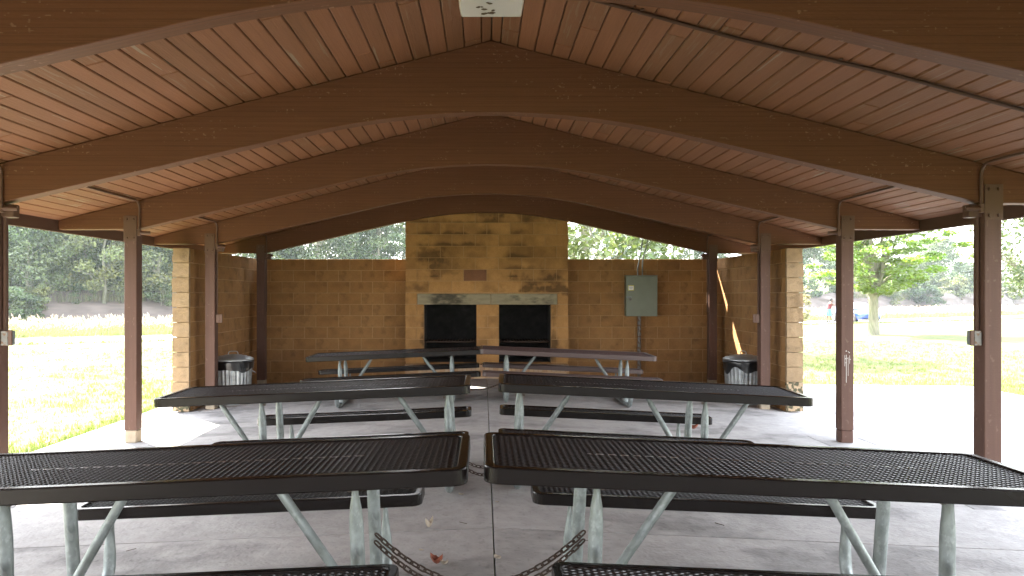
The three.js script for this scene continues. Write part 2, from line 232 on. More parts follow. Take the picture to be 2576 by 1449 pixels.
// ---------------------------------------------------------------- ground, road, river, bank
{
  const lines = (list) => list.flatMap(([a, b, n]) => Array.from({ length: n }, (_, i) => a + (b - a) * i / n));
  const xs = [...lines([[-420, -90, 14], [-90, -30, 20], [-30, 30, 30], [30, 120, 30], [120, 480, 16]]), 480], ds = [...lines([[-300, -20, 10], [-20, 13, 6], [13, 60, 24], [60, 220, 60], [220, 600, 12]]), 600];
  const pos = [], uv = [], idx = [];
  const height = (x, d) => {
    const t = acrossRoad(x, d), near = lawnY(Math.min(d, 60));
    const far = 1.0 + Math.max(0, t - 56) * 0.05, low = -3.6;
    return near + (low - near) * sm(20, 27, t) + (far - low) * sm(55, 60, t);
  };
  for (const d of ds) for (const x of xs) { pos.push(x, height(x, d), -d); uv.push(x, d); }
  const n = xs.length;
  for (let j = 0; j < ds.length - 1; j++) for (let i = 0; i < n - 1; i++) { const a = j * n + i; idx.push(a, a + 1, a + n, a + 1, a + n + 1, a + n); }
  single('ground', geo(pos, idx, uv), M.lawn, 'sunlit mown lawn around the open pavilion', 'lawn', null, 'structure');
  const strip = (t0, t1, up) => { const p = [], u = [], ix = []; for (let i = 0; i <= 60; i++) for (const t of [t0, t1]) { const s = -110 + i * 5, [x, d] = road(s, t + 0.25 * (noise2(s * 0.3, t, 999, 999, 3) - 0.5)); p.push(x, lawnY(Math.min(d, 60)) + up, -d); u.push(s, t); } for (let i = 0; i < 60; i++) { const a = i * 2; ix.push(a, a + 2, a + 1, a + 1, a + 2, a + 3); } return geo(p, ix, u); };
  single('road', strip(0, 5.2, 0.012), M.road, 'pale park road running behind the lawn', 'road', null, 'structure');
  const w = new THREE.PlaneGeometry(500, 34).rotateX(-Math.PI / 2); const o = single('river', w, M.water, 'river below the eroded bank', 'river', null, 'structure');
  const [rx, rd] = road(20, 40); o.position.set(rx, -3.1, -rd); o.rotation.y = Math.atan2(0.514, 0.857);
  const bp = [], bu = [], bi = [], NS = 190, NT = 14;
  for (let i = 0; i <= NS; i++) for (let j = 0; j <= NT; j++) {
    const s = -75 + i * 1.5, v = j / NT, q = noise2(s * 0.13, 3, 999, 999, 7), q2 = noise2(s * 0.5, v * 6, 999, 999, 11), q3 = noise2(s * 1.4, v * 14, 999, 999, 17);
    const t = 50 + 2.2 * q * 2 + (v < 0.55 ? v * 2.2 : 1.2 + (v - 0.55) * 3.4) + 0.9 * (q2 - 0.5) + 0.5 * (q3 - 0.5), ledge = 0.35 * sm(0.5, 0.6, v) * noise2(s * 0.3, 9, 999, 999, 23);
    const y = -3.5 + 5.1 * Math.pow(v, 0.85) + 0.5 * (q - 0.5) * v + ledge + 0.25 * (q3 - 0.5), [x, d] = road(s, t); bp.push(x, y, -d); bu.push(s, y);
  }
  for (let i = 0; i < NS; i++) for (let j = 0; j < NT; j++) { const a = i * (NT + 1) + j; bi.push(a, a + NT + 1, a + 1, a + 1, a + NT + 1, a + NT + 2); }
  single('riverbank', geo(bp, bi, bu), M.dirt, 'eroded grey earth bank across the river', 'riverbank', null, 'structure');
}

// ---------------------------------------------------------------- concrete floor: crowned slabs with open joints
{
  const floor = new THREE.Group(); floor.name = 'concrete_floor'; scene.add(floor); tag(floor, 'grey concrete pavilion floor in large jointed slabs', 'floor', null, 'structure');
  const G = 0.005, tilt = Math.atan(0.043);
  const rect = (x0, x1, d0, d1) => { const s = new THREE.Shape(); s.moveTo(x0, d0); s.lineTo(x1, d0); s.lineTo(x1, d1); s.lineTo(x0, d1); s.closePath(); return s; };
  const lay = (shape, side, mat, name = 'slab', apron = false) => {
    let g = new THREE.ExtrudeGeometry(shape, { depth: 0.12, bevelEnabled: true, bevelSize: 0.003, bevelThickness: 0.003, bevelOffset: -0.003, bevelSegments: 1, curveSegments: 1 });
    g.rotateX(-Math.PI / 2); g.translate(0, -0.123, 0);                    // (x, d) -> (x, y, -d), top at y = 0
    const p = g.attributes.position; for (let i = 0; i < p.count; i++) { const x = p.getX(i); p.setY(i, p.getY(i) + (apron ? -0.0395 - 0.012 * (x - 4.75) : floorY(x))); }
    g.computeVertexNormals(); part(name, boxUV(g, 0.3), mat, floor);
  };
  const cuts = [-9.1, -4.4, 0.25, 4.645, 9.15, 13.86];
  for (const s of [-1, 1]) for (let i = 0; i < 5; i++) {
    const [a, b] = [0.0045, 4.75], x0 = s > 0 ? a : -b, x1 = s > 0 ? b : -a, d0 = cuts[i] + 0.008, d1 = cuts[i + 1] - 0.008, sh = rect(x0, x1, d0, d1);
    for (const r of [1.08, 3.44, ...ROWS.slice(0, 3)]) if (r - 0.25 > d0 && r + 0.4 < d1) {
      const c = s * POSTX, q = r + 0.07, w = 0.29;
      const hole = new THREE.Path(); hole.moveTo(c - w, q - w); hole.lineTo(c - w, q + w); hole.lineTo(c + w, q + w); hole.lineTo(c + w, q - w); hole.closePath(); sh.holes.push(hole);
      lay(rect(c - w + 0.008, c + w - 0.008, q - w + 0.008, q + w - 0.008), s, M.concrete[1], 'post_pad');
    }
    lay(sh, s, M.concrete[(i + (s > 0 ? 1 : 0)) % 2]);
  }
  for (const [d0, d1] of [[4.65, 9.15], [9.15, 13.86]]) lay(rect(4.75 + G, 8.9, d0 + G / 2, d1 - G / 2), 1, M.concrete[0], 'slab', true);
  part('joint_bed', at(boxUV(new THREE.BoxGeometry(13.6, 0.02, 22.9)), 2.05, -0.19, -2.38), M.gap, floor);
}

// ---------------------------------------------------------------- roof: two slopes of tongue-and-groove planks
const roofY = (x) => RIDGE - PITCH * Math.abs(x), PHI = Math.atan(PITCH), ROOF0 = -8.6, ROOF1 = 13.75;
for (const s of [-1, 1]) {
  const r = rngOf(s > 0 ? 21 : 22), roof = thing('roof_slope', s > 0 ? 'right slope of the brown plank ceiling, with a thin pipe across it' : 'left slope of the brown plank ceiling, peeling near the eave', 'roof', [0, 2.2, 0], 0, 'plank roof slopes');
  const W = 0.1345, n = 36, cos = Math.cos(PHI), sin = Math.sin(PHI);
  for (let i = 0; i < n; i++) {
    const u = 0.075 + (i + 0.5) * W - (i ? 0 : 0), lim = ROOF1;
    let d = ROOF0 - rand(0, 2.4, r);
    while (d < lim) {
      const L = rand(2.1, 4.6, r), a = Math.max(d, ROOF0) + 0.0015, b = Math.min(d + L, lim) - 0.0015; d += L;
      if (b - a < 0.2) continue;
      const drop = rand(-0.0015, 0.0015, r), g = cbox(W - 0.006, 0.038, b - a, 0.0072, rand(0, 9, r), rand(0, 9, r), true);
      const m = M.deck[r() < (i > 24 ? 0.55 : 0.12) ? 1 : r() < 0.5 ? 0 : 2], o = part('plank', g, m, roof);
      const off = 0.019 + drop + 0.002; o.position.set(s * (u * cos + off * sin), RIDGE - u * sin + off * cos - 2.2, -(a + b) / 2); o.rotation.z = -s * PHI;
    }
  }
  // ridge strip, sheathing, shingles, eave board, gable board
  const slab = (h, off, m, name, u0, u1, d0 = ROOF0, d1 = ROOF1) => { const g = cbox(u1 - u0, h, d1 - d0, 0.003, 0, 0, true), o = part(name, g, m, roof), u = (u0 + u1) / 2; o.position.set(s * (u * cos + off * sin), RIDGE - u * sin + off * cos - 2.2, -(d0 + d1) / 2); o.rotation.z = -s * PHI; return o; };
  slab(0.036, 0.024, M.deck[0], 'ridge_plank', 0.0025, 0.071);
  slab(0.02, 0.054, M.trim, 'sheathing', 0.0, 4.9);
  slab(0.025, 0.078, M.shingle, 'shingles', 0.0, 5.0, ROOF0 - 0.05, ROOF1 + 0.05);
  if (s > 0) part('ridge_cap', at(cbox(0.16, 0.05, ROOF1 - ROOF0, 0.004, 0, 0, true), 0, RIDGE + 0.075 - 2.2, -(ROOF0 + ROOF1) / 2), M.shingle, roof);
  const e = part('eave_board', cbox(0.04, 0.165, ROOF1 - ROOF0, 0.004, 0, 0, true), M.trim, roof); e.position.set(s * (EAVE + 0.024), 2.352 - 2.2, -(ROOF0 + ROOF1) / 2);
  for (const dd of [ROOF0 - 0.022, ROOF1 + 0.022]) { const g = slab(0.12, -0.01, M.trim, 'gable_board', 0.02, 4.85, dd - 0.02, dd + 0.02); }
}

// ---------------------------------------------------------------- arched beams
const beamShape = (() => {
  const low = (x) => x <= 1.45 ? 2.998 - 0.0785 * x * x : 2.833 - 0.2277 * (x - 1.45), s = new THREE.Shape();
  s.moveTo(-EAVE, roofY(EAVE) - 0.003); s.lineTo(0, RIDGE - 0.003); s.lineTo(EAVE, roofY(EAVE) - 0.003); s.lineTo(EAVE, 2.296); s.lineTo(3.79, 2.300);
  for (let i = 0; i <= 44; i++) { const x = 3.6 - i * 7.2 / 44; s.lineTo(x, low(Math.abs(x))); }
  s.lineTo(-3.79, 2.300); s.lineTo(-EAVE, 2.296); s.closePath();
  return s;
})();
const beamGeo = boxUV(at(new THREE.ExtrudeGeometry(beamShape, { depth: 0.122, bevelEnabled: true, bevelSize: 0.004, bevelThickness: 0.004, bevelOffset: -0.004, bevelSegments: 1 }), 0, -2.29, -0.126));
const BEAMS = [[3.44, 'nearest brown arched beam, cut off at the top of the view'], [5.8, 'second brown arched beam, its peak right behind the ceiling light'], [8.12, 'third brown arched beam from the camera, mid pavilion'], [10.48, 'fourth brown arched beam, one before the fireplace'], [12.87, 'farthest and darkest arched beam, touching the chimney face'], [1.08, 'brown arched beam over the camera'], [-1.28, 'brown arched beam just behind the camera'], [-3.64, 'brown arched beam well behind the camera'], [-6.0, 'brown arched beam second from the open end'], [-8.36, 'brown arched beam at the open end behind the camera']];
for (const [d, l] of BEAMS) { const o = single('arched_beam', beamGeo, M.beam, l, 'beam', 'arched beams'); o.position.set(0, 2.29, -d); }

// ---------------------------------------------------------------- posts with bolted plates
{
  M.drip = std({ color: C(0.45, 0.43, 0.4), roughness: 0.6 });
  const postGeo = [3, 8].map((k) => at(cbox(0.135, 2.16, 0.135, 0.006, k, k), 0, 1.215, 0)), foot = at(cbox(0.133, 0.14, 0.133, 0.01), 0, 0.065, 0), plate = at(cbox(0.142, 0.275, 0.008, 0.002), 0, 2.306, 0.0725);
  const bolt = at(cyl(0.0115, 0.0135, 0.014, 8).rotateX(Math.PI / 2), 0, 0, 0.083);
  const names = [[3.44, 'nearest', 'beside the camera'], [5.8, 'near', ''], [8.12, 'middle', ''], [10.48, 'far', ''], [12.87, 'corner', ''], [1.08, 'outer', ''], [-1.28, 'rear', ''], [-3.64, 'back', ''], [-6, 'outer end', ''], [-8.36, 'end', '']];
  const label = { 5.8: ['brown square post at the left picture edge, carrying an outlet box', 'largest brown post at the right, with an outlet box on its side'], 8.12: ['brown post with bare worn foot standing on the sunlit slab edge, left', 'brown post with white paint drips, in front of the blue car'], 10.48: ['brown post before the left block pier, beside the dim trash can', 'brown post before the right block pier, beside the bright trash can'], 12.87: ['dark post in the left back corner', 'dark post in the right back corner'], 3.44: ['brown post beside the nearest left table', 'brown post beside the nearest right table'], 1.08: ['brown post left of the camera', 'brown post right of the camera'], '-1.28': ['brown post behind the camera, left', 'brown post behind the camera, right'], '-3.64': ['third brown post behind the camera, left', 'third brown post behind the camera, right'], '-6': ['fourth brown post behind the camera, left', 'fourth brown post behind the camera, right'], '-8.36': ['brown end post behind the camera, left', 'brown end post behind the camera, right'] };
  for (const [d] of names) for (const s of [-1, 1]) {
    const o = thing('post', label[d][s > 0 ? 1 : 0], 'post', [s * POSTX, 0, -d - 0.0675], 0, 'brown square posts');
    part('shaft', postGeo[s > 0 ? 0 : 1], M.post, o); part('foot', foot, s > 0 && d < 10 ? M.post : M.postFoot, o);
    const p = part('steel_plate', plate, M.steelPaint, o);
    for (const [x, y] of [[-0.036, 2.405], [0.036, 2.405], [-0.036, 2.205], [0.036, 2.205]]) { const b = part('bolt', bolt, M.steelPaint, p); b.position.set(x, y, 0); }
    if (d === 8.12 && s > 0) {
      const rr = rngOf(5);
      for (let i = 0; i < 4; i++) { const L = [0.12, 0.3, 0.2, 0.09][i], w = [0.004, 0.005, 0.0035, 0.004][i]; part('paint_drip', cbox(w, L, 0.0012, 0.0004), M.drip, o, 'white paint drip').position.set([-0.03, -0.014, 0.006, 0.022][i], 0.93 - L / 2 + rand(-0.02, 0.03, rr), 0.0682); }
      for (let i = 0; i < 7; i++) part('paint_spatter', new THREE.CylinderGeometry(0.003 + 0.004 * rr(), 0.004, 0.0012, 7).rotateX(Math.PI / 2), M.drip, o, 'white paint spatter').position.set(rand(-0.035, 0.035, rr), rand(0.86, 1.03, rr), 0.0684);
    }
  }
}

// ---------------------------------------------------------------- block walls and piers
{
  const BW = 0.4064, T = 0.194, gap = 0.009, blockGeo = [0, 1, 2, 3].map((k) => cbox(BW - gap, COURSE - gap, T, 0.004, k * 0.53, k * 0.31)), halfGeo = [0, 1].map((k) => cbox(BW / 2 - gap, COURSE - gap, T, 0.004, k * 0.7, k * 0.4));
  // runs along local +x from 0 to L, thickness centred on local z = 0, face towards +z
  function wall(label, pos, turn, L, r, pierEnd) {
    const o = thing('block_wall', label, 'wall', pos, turn, 'concrete block walls'), H = 11;
    part('mortar', at(boxUV(new THREE.BoxGeometry(L - 0.012, H * COURSE - 0.008, T - 0.009)), L / 2, H * COURSE / 2 - 0.006, 0), M.mortar, o);
    for (let k = 0; k < H; k++) {
      let x = k % 2 ? -BW / 2 : 0;
      for (; x < L - 0.02; x += BW) {
        const a = Math.max(0, x), b = Math.min(L, x + BW), w = b - a; if (w < 0.06) continue;
        const m = part('block', w > 0.39 ? blockGeo[Math.floor(r() * 4)] : Math.abs(w - BW / 2) < 0.01 ? halfGeo[r() < 0.5 ? 0 : 1] : cbox(w - gap, COURSE - gap, T, 0.004), M.block[Math.floor(r() * 3)], o);
        m.position.set((a + b) / 2, (k + 0.5) * COURSE, rand(-0.0012, 0.0012, r));
      }
      if (pierEnd) part('pier_block', roughBox(0.055, COURSE - gap, T + 0.03, [2, 6, 6], 0.021, ['+x', pierEnd], rand(0, 50, r)), k === 0 || (k === 1 && pierEnd === '-z') ? M.mossBlock : M.splitBlock[r() < 0.5 ? 0 : 1], o, k === 0 ? 'mossy foot block' : 'rough split face').position.set(L + 0.03, (k + 0.5) * COURSE, pierEnd === '-z' ? -0.012 : 0.012);
    }
    return o;
  }
  // back wall, left and right of the chimney
  wall('tan block wall behind the tables, left of the fireplace', [-WALLX, -0.005, -BACK - 0.097], 0, WALLX - 1.435, rngOf(31));
  wall('tan block wall right of the fireplace, with the grey-green cabinet on it', [1.435, -0.005, -BACK - 0.097], 0, WALLX - 1.435, rngOf(32));
  // side walls run towards the viewer and end in rough piers
  wall('left side block wall with a rough pier end facing the lawn', [-WALLX - 0.097, -0.005, -BACK - 0.19], -Math.PI / 2, BACK + 0.13 - WALLEND, rngOf(33), '+z');
  wall('right side block wall with a rough pier end and a slit of sun', [WALLX + 0.097, -0.005, -BACK - 0.19], -Math.PI / 2, BACK + 0.13 - WALLEND, rngOf(34), '-z');
}

// ---------------------------------------------------------------- fireplace chimney
{
  const o = thing('fireplace_chimney', 'tall block chimney with two black fire openings under one concrete lintel', 'fireplace', [0, 0, -FACE]), r = rngOf(41), BW = 0.4064, g = 0.009;
  const D = 0.2, put = (x0, x1, k, m) => {
    const w = x1 - x0 - g, y = (k + 0.5) * COURSE, f = ['+z']; if (x0 < -1.4) f.push('-x'); if (x1 > 1.4) f.push('+x');
    const b = roughBox(w, COURSE - g, D, [Math.max(3, Math.round(w * 20)), 4, 2], f.length > 1 ? 0.012 : 0.005, f, rand(0, 60, r)), cx = (x0 + x1) / 2, uv = b.attributes.uv, p = b.attributes.position, nrm = b.attributes.normal;
    for (let i = 0; i < p.count; i++) if (Math.abs(nrm.getZ(i)) > 0.5) uv.setXY(i, p.getX(i) + cx + 1.6, p.getY(i) + y);
    const q = part('block', b, m ?? M.chimney[Math.floor(r() * 3)], o, m ? 'darker reddish block' : undefined); q.position.set(cx, y, -D / 2 + rand(-0.002, 0.003, r));
  };
  for (let k = 0; k < 18; k++) {
    if (k < 2 || k > 7) for (let i = 0, x = k % 2 ? -1.422 - BW / 2 : -1.422; x < 1.42; x += BW, i++) { const a = Math.max(-1.422, x), b = Math.min(1.422, x + BW); if (b - a > 0.05) put(a, b, k, k === 9 && a > -0.45 && b < 0.1 ? M.redBlock : undefined); }
    else if (k < 7) {
      for (const [a, b] of [[-1.422, -1.1], [1.122, 1.422]]) { if (k % 2) put(a, b, k); else { const c = a < 0 ? a + 0.2 : a + 0.1; put(a, c, k); put(c, b, k); } }
      if (k % 2) { put(-0.184, 0.018, k); put(0.018, 0.216, k); } else put(-0.184, 0.216, k);
    } else { put(-1.422, -1.222, k); put(1.232, 1.422, k); }
  }
  const core = (x0, x1, y0, y1, z0, z1, m, n = 'mortar') => part(n, at(boxUV(new THREE.BoxGeometry(x1 - x0, y1 - y0, z1 - z0)), (x0 + x1) / 2, (y0 + y1) / 2, (z0 + z1) / 2), m, o);
  core(-1.412, -1.104, 0, 1.424, -0.19, -0.008, M.mortar); core(1.126, 1.412, 0, 1.424, -0.19, -0.008, M.mortar); core(-0.18, 0.212, 0, 1.424, -0.19, -0.008, M.mortar); core(-1.412, 1.412, 1.426, 3.66, -0.19, -0.012, M.mortar); core(-1.412, 1.412, 0.0, 0.396, -0.19, -0.012, M.mortar);
  core(-1.412, 1.412, 0, 3.64, -1.0, -0.86, M.soot, 'firebox_back'); core(-1.412, -1.108, 0, 3.64, -0.86, -0.2, M.soot, 'firebox_side'); core(1.13, 1.412, 0, 3.64, -0.86, -0.2, M.soot, 'firebox_side'); core(-0.176, 0.208, 0, 1.6, -0.86, -0.2, M.soot, 'firebox_side'); core(-1.10, 1.125, 0.2, 0.402, -0.86, -0.2, M.soot, 'firebox_floor'); core(-1.10, 1.125, 1.62, 1.72, -0.86, -0.2, M.soot, 'smoke_shelf');
  for (const [a, b] of [[-1.213, 0.068], [0.072, 1.228]]) { const l = cbox(b - a, 0.19, 0.21, 0.008), uv = l.attributes.uv; for (let i = 0; i < uv.count; i++) uv.setXY(i, uv.getX(i) + (a + b) / 2 + 1.213, uv.getY(i) + 0.1); part('lintel', l, M.lintel, o, 'sooty concrete lintel').position.set((a + b) / 2, 1.512, -0.09); }
  for (const [a, b] of [[-1.09, -0.194], [0.226, 1.112]]) {                  // cooking grates
    const gr = part('grate', join([rod([V(a, 0.76, -0.14), V(b, 0.76, -0.14)], 0.012), rod([V(a, 0.76, -0.66), V(b, 0.76, -0.66)], 0.012)]), M.rust, o);
    for (let i = 0; i < 16; i++) { const x = a + 0.04 + (b - a - 0.08) * i / 15; part('grate_bar', rod([V(x, 0.776, -0.14), V(x, 0.776, -0.66)], 0.006, 6), M.rust, gr); }
  }
  // brick hearth: stretcher courses under a row of upright bricks
  const h = part('hearth', at(boxUV(new THREE.BoxGeometry(2.8, 0.385, 0.3)), 0, 0.197, 0.152), M.mortar, o);
  const bg = cbox(0.066, 0.118, 0.1, 0.003), sg = cbox(0.202, 0.066, 0.1, 0.003);
  for (let i = 0; i < 37; i++) part('brick', bg, M.brick[Math.floor(r() * 3)], h).position.set(-1.368 + i * 0.076, 0.335, 0.258);
  for (let k = 0; k < 3; k++) for (let i = 0; i < 13; i++) { const x = -1.29 + i * 0.212 + (k % 2 ? 0.106 : 0); if (x < 1.33) part('brick', sg, M.brick[Math.floor(r() * 3)], h).position.set(x, 0.235 - k * 0.076, 0.258); }
}

// ---------------------------------------------------------------- electrical conduits on posts and ceiling
{
  const pipeM = M.steelPaint, X = 3.752;
  const words = { 5.8: ['with a grey outlet box', 'at the picture edge'], 8.12: ['ending in a capped stub', ''], 10.48: ['with a small outlet box', ''], 12.87: ['in the dark back corner', ''] };
  ROWS.forEach((d, i) => {
    const prev = (i ? ROWS[i - 1] : 3.44) + 0.14;
    for (const s of [-1, 1]) {
      const side = s > 0 ? 'right' : 'left', o = thing('electrical_conduit', `brown conduit bending down the ${side} ${['near', 'middle', 'far', 'corner'][i]} post ${words[d][0]}`, 'conduit', [s * X, 2.2, -d], 0, 'brown conduits');
      const yTop = roofY(X) - 0.014 - 2.2, zf = 0.016;
      part('bend', sweep(bent([V(0, yTop, d - prev), V(0, yTop, zf), V(0, 0.1, zf)], 0.1, 6), () => [0.0115, 0.0115], 8), pipeM, o);
      part('fitting', join([at(cbox(0.034, 0.075, 0.034, 0.006), 0, 0.06, zf), rod([V(-s * 0.005, 0.058, zf), V(-s * 0.105, 0.058, zf - 0.03)], 0.019, 10)]), pipeM, o);
      if (i !== 1) {
        part('top_box', at(cbox(0.1, 0.1, 0.085, 0.006), -s * 0.012, 0.045, -0.075), pipeM, o);
        part('drop_pipe', rod([V(s * 0.022, 0.0, -0.06), V(s * 0.022, -0.9, -0.06)], 0.012, 8), pipeM, o);
        if (i !== 3) {
          const b = part('outlet_box', at(cbox(0.058, 0.115, 0.07, 0.004), s * 0.0, -0.94, -0.055), i ? pipeM : M.galvDark, o);
          part('outlet_cover', at(cbox(0.012, 0.11, 0.075, 0.003), -s * 0.036, -0.94, -0.055), i ? pipeM : M.galv, b);
          part('hinge_lid', at(cbox(0.03, 0.12, 0.012, 0.003), -s * 0.05, -0.937, -0.015), M.steelPaint, b);
        }
      }
    }
  });
  const o = thing('ceiling_conduit', 'thin brown conduit crossing the right ceiling slope from the light to the eave', 'conduit', [0, 2.4, -4.6]);
  const pts = []; for (let i = 0; i <= 30; i++) { const x = 0.12 + i * 4.4 / 30; pts.push(V(x, roofY(x) - 0.014 - 2.4, 0.02 * Math.sin(i * 0.5))); }
  part('pipe', sweep(pts, () => [0.0125, 0.0125], 8), M.trim, o);
  for (const x of [0.9, 2.1, 3.3]) part('strap', at(cbox(0.02, 0.008, 0.09, 0.002), x, roofY(x) - 2.404, 0), M.steelPaint, o);
}

// ---------------------------------------------------------------- ceiling light
{
  const o = thing('ceiling_light', 'square plastic ceiling light with dead insects in its lens', 'light', [-0.012, 3.3, -4.45]);
  const ring = (w, y) => [[-w, y, -w], [w, y, -w], [w, y, w], [-w, y, w]];
  const shell = (list) => { const p = [], ix = []; list.forEach(([w, y]) => ring(w, y).forEach((q) => p.push(...q))); for (let k = 0; k < list.length - 1; k++) for (let i = 0; i < 4; i++) { const a = k * 4 + i, b = k * 4 + (i + 1) % 4; ix.push(a, b, a + 4, b, b + 4, a + 4); } const e = (list.length - 1) * 4; ix.push(e, e + 1, e + 2, e, e + 2, e + 3); return toCreasedNormals(geo(p, ix), 0.4); };
  part('lens', shell([[0.199, 0.12], [0.197, 0.07], [0.186, 0.012], [0.180, 0]]), M.lens, o);
  part('housing', at(cbox(0.42, 0.11, 0.42, 0.006), 0, 0.172, 0), M.white, o);
  const dish = new THREE.LatheGeometry([[0, 0.0], [0.06, 0.003], [0.115, 0.03], [0.16, 0.075], [0.165, 0.08]].map(([x, y]) => new THREE.Vector2(x, y)), 32);
  part('reflector', at(dish, 0, 0.022, 0), M.galv, o);
  const r = rngOf(51);
  for (let i = 0; i < 9; i++) part('dead_insect', at(join([0, 1, 2].map((k) => at(new THREE.IcosahedronGeometry(rand(0.005, 0.011, r), 0).scale(1.6, 0.4, 1), rand(-0.012, 0.012, r), 0, rand(-0.008, 0.008, r)))), rand(-0.07, 0.02, r), -0.003, rand(-0.13, 0.06, r)), M.twig, o);
}

// ---------------------------------------------------------------- electrical cabinet
{
  const o = thing('electrical_cabinet', 'grey-green metal electrical cabinet with padlocked latch on the block wall', 'cabinet', [2.74, 1.21, -13.545]);
  part('body', at(cbox(0.54, 0.70, 0.17, 0.006), 0, 0.352, 0.088), M.cabinet, o);
  const dr = part('door', at(cbox(0.556, 0.705, 0.02, 0.005), 0, 0.352, 0.184), M.cabinet, o);
  part('hood', at(cbox(0.566, 0.016, 0.2, 0.003), 0, 0.716, 0.1), M.cabinet, o);
  const la = part('latch', at(cbox(0.11, 0.034, 0.012, 0.003), -0.232, 0.335, 0.2005), M.galv, dr);
  part('padlock', join([at(cbox(0.04, 0.035, 0.016, 0.004), -0.205, 0.295, 0.212), at(new THREE.TorusGeometry(0.014, 0.004, 6, 12), -0.205, 0.32, 0.212)]), M.galvDark, dr);
  const lb = part('warning_label', at(cbox(0.105, 0.095, 0.002, 0.0005), -0.19, 0.5, 0.1955), std({ color: C(0.55, 0.5, 0.1), roughness: 0.6 }), dr, 'yellow-edged paper label');
  part('label_print', at(cbox(0.085, 0.07, 0.002, 0.0005), -0.19, 0.498, 0.1975), M.white, dr);
  for (let i = 0; i < 3; i++) part('label_line', at(cbox(0.07 - 0.012 * i, 0.004, 0.001, 0.0003), -0.192, 0.515 - i * 0.014, 0.1992), M.gap, dr);
  part('down_pipe', rod([V(-0.02, 0, 0.07), V(-0.02, -1.22, 0.07)], 0.032, 12), M.galvDark, o);
  const beamLow = 2.833 - 0.2277 * (2.7 - 1.45);
  part('up_pipe', sweep(bent([V(-0.055, 0.72, 0.1), V(-0.055, 0.86, 0.1), V(-0.045, 0.98, 0.2), V(-0.045, beamLow - 1.21, 0.5)], 0.06), () => [0.011, 0.011], 8), M.galv, o);
  part('up_pipe', sweep(bent([V(0.03, 0.72, 0.1), V(0.03, 0.86, 0.1), V(0.015, 1.0, 0.2), V(0.04, beamLow - 1.23, 0.5)], 0.06), () => [0.011, 0.011], 8), M.galv, o);
}

// ---------------------------------------------------------------- trash cans
{
  function can(label, pos, turn, seed) {
    const o = thing('trash_can', label, 'trash can', pos, turn, 'ribbed steel trash cans'), r = rngOf(seed);
    const NA = 168, NH = 14, p = [], uv = [], ix = [];
    for (let j = 0; j <= NH; j++) for (let i = 0; i <= NA; i++) { const v = j / NH, y = 0.62 * v, f = i / NA * Math.PI * 2, m = sm(0.06, 0.12, v) * sm(0.93, 0.87, v), R0 = 0.235 + 0.035 * v + (v < 0.05 || v > 0.96 ? 0.006 : 0), q = R0 + m * 0.007 * Math.cos(f * 28); p.push(Math.cos(f) * q, y, Math.sin(f) * q); uv.push(f * 0.26, y); }
    for (let j = 0; j < NH; j++) for (let i = 0; i < NA; i++) { const a = j * (NA + 1) + i, b = a + NA + 1; ix.push(a, b, a + 1, a + 1, b, b + 1); }
    part('body', geo(p, ix, uv), M.canSteel, o);
    const bp = [], bx = [], BN = 90, prof = [[0.262, 0.60], [0.288, 0.632], [0.294, 0.61], [0.289, 0.57], [0.283, 0.52]];
    for (let j = 0; j < prof.length; j++) for (let i = 0; i <= BN; i++) { const f = i / BN * Math.PI * 2, n = noise2(i % BN * 0.35, j * 1.3 + seed, 999, 999, 3) - 0.5, n2 = noise2(Math.cos(f) * 2 + 9, Math.sin(f) * 2 + seed, 999, 999, 8), q = prof[j][0] + n * 0.014, y = prof[j][1] - (j === 4 ? 0.13 * (n2 - 0.3) : 0) + n * 0.01; bp.push(Math.cos(f) * q, y, Math.sin(f) * q); }
    for (let j = 0; j < prof.length - 1; j++) for (let i = 0; i < BN; i++) { const a = j * (BN + 1) + i, b = a + BN + 1; bx.push(a, a + 1, b, a + 1, b + 1, b); }
    part('bin_bag', geo(bp, bx), M.rubber, o, 'black plastic bag folded over the rim');
    const lid = part('lid', new THREE.LatheGeometry([[0.0, 0.715], [0.08, 0.712], [0.1, 0.706], [0.13, 0.706], [0.15, 0.696], [0.19, 0.694], [0.21, 0.682], [0.25, 0.676], [0.272, 0.66], [0.29, 0.655], [0.291, 0.632], [0.284, 0.632]].map(([x, y]) => new THREE.Vector2(x, y)), 48), M.canSteel, o);
    part('lid_handle', rod(bent([V(-0.07, 0.71, 0), V(-0.06, 0.76, 0), V(0.06, 0.76, 0), V(0.07, 0.71, 0)], 0.03), 0.007), M.canSteel, lid);
    for (const s of [-1, 1]) part('side_handle', rod(bent([V(s * 0.262, 0.47, -0.06), V(s * 0.31, 0.44, -0.06), V(s * 0.31, 0.44, 0.06), V(s * 0.262, 0.47, 0.06)], 0.02), 0.006), M.canSteel, o);
    return o;
  }
  can('dim ribbed steel trash can in the shade of the left block wall', [-3.72, floorY(3.72), -11.05], 0.4, 61);
  can('ribbed steel trash can with bright sunlit lid at the right block wall', [3.76, floorY(3.76), -11.1], 1.9, 67);
}

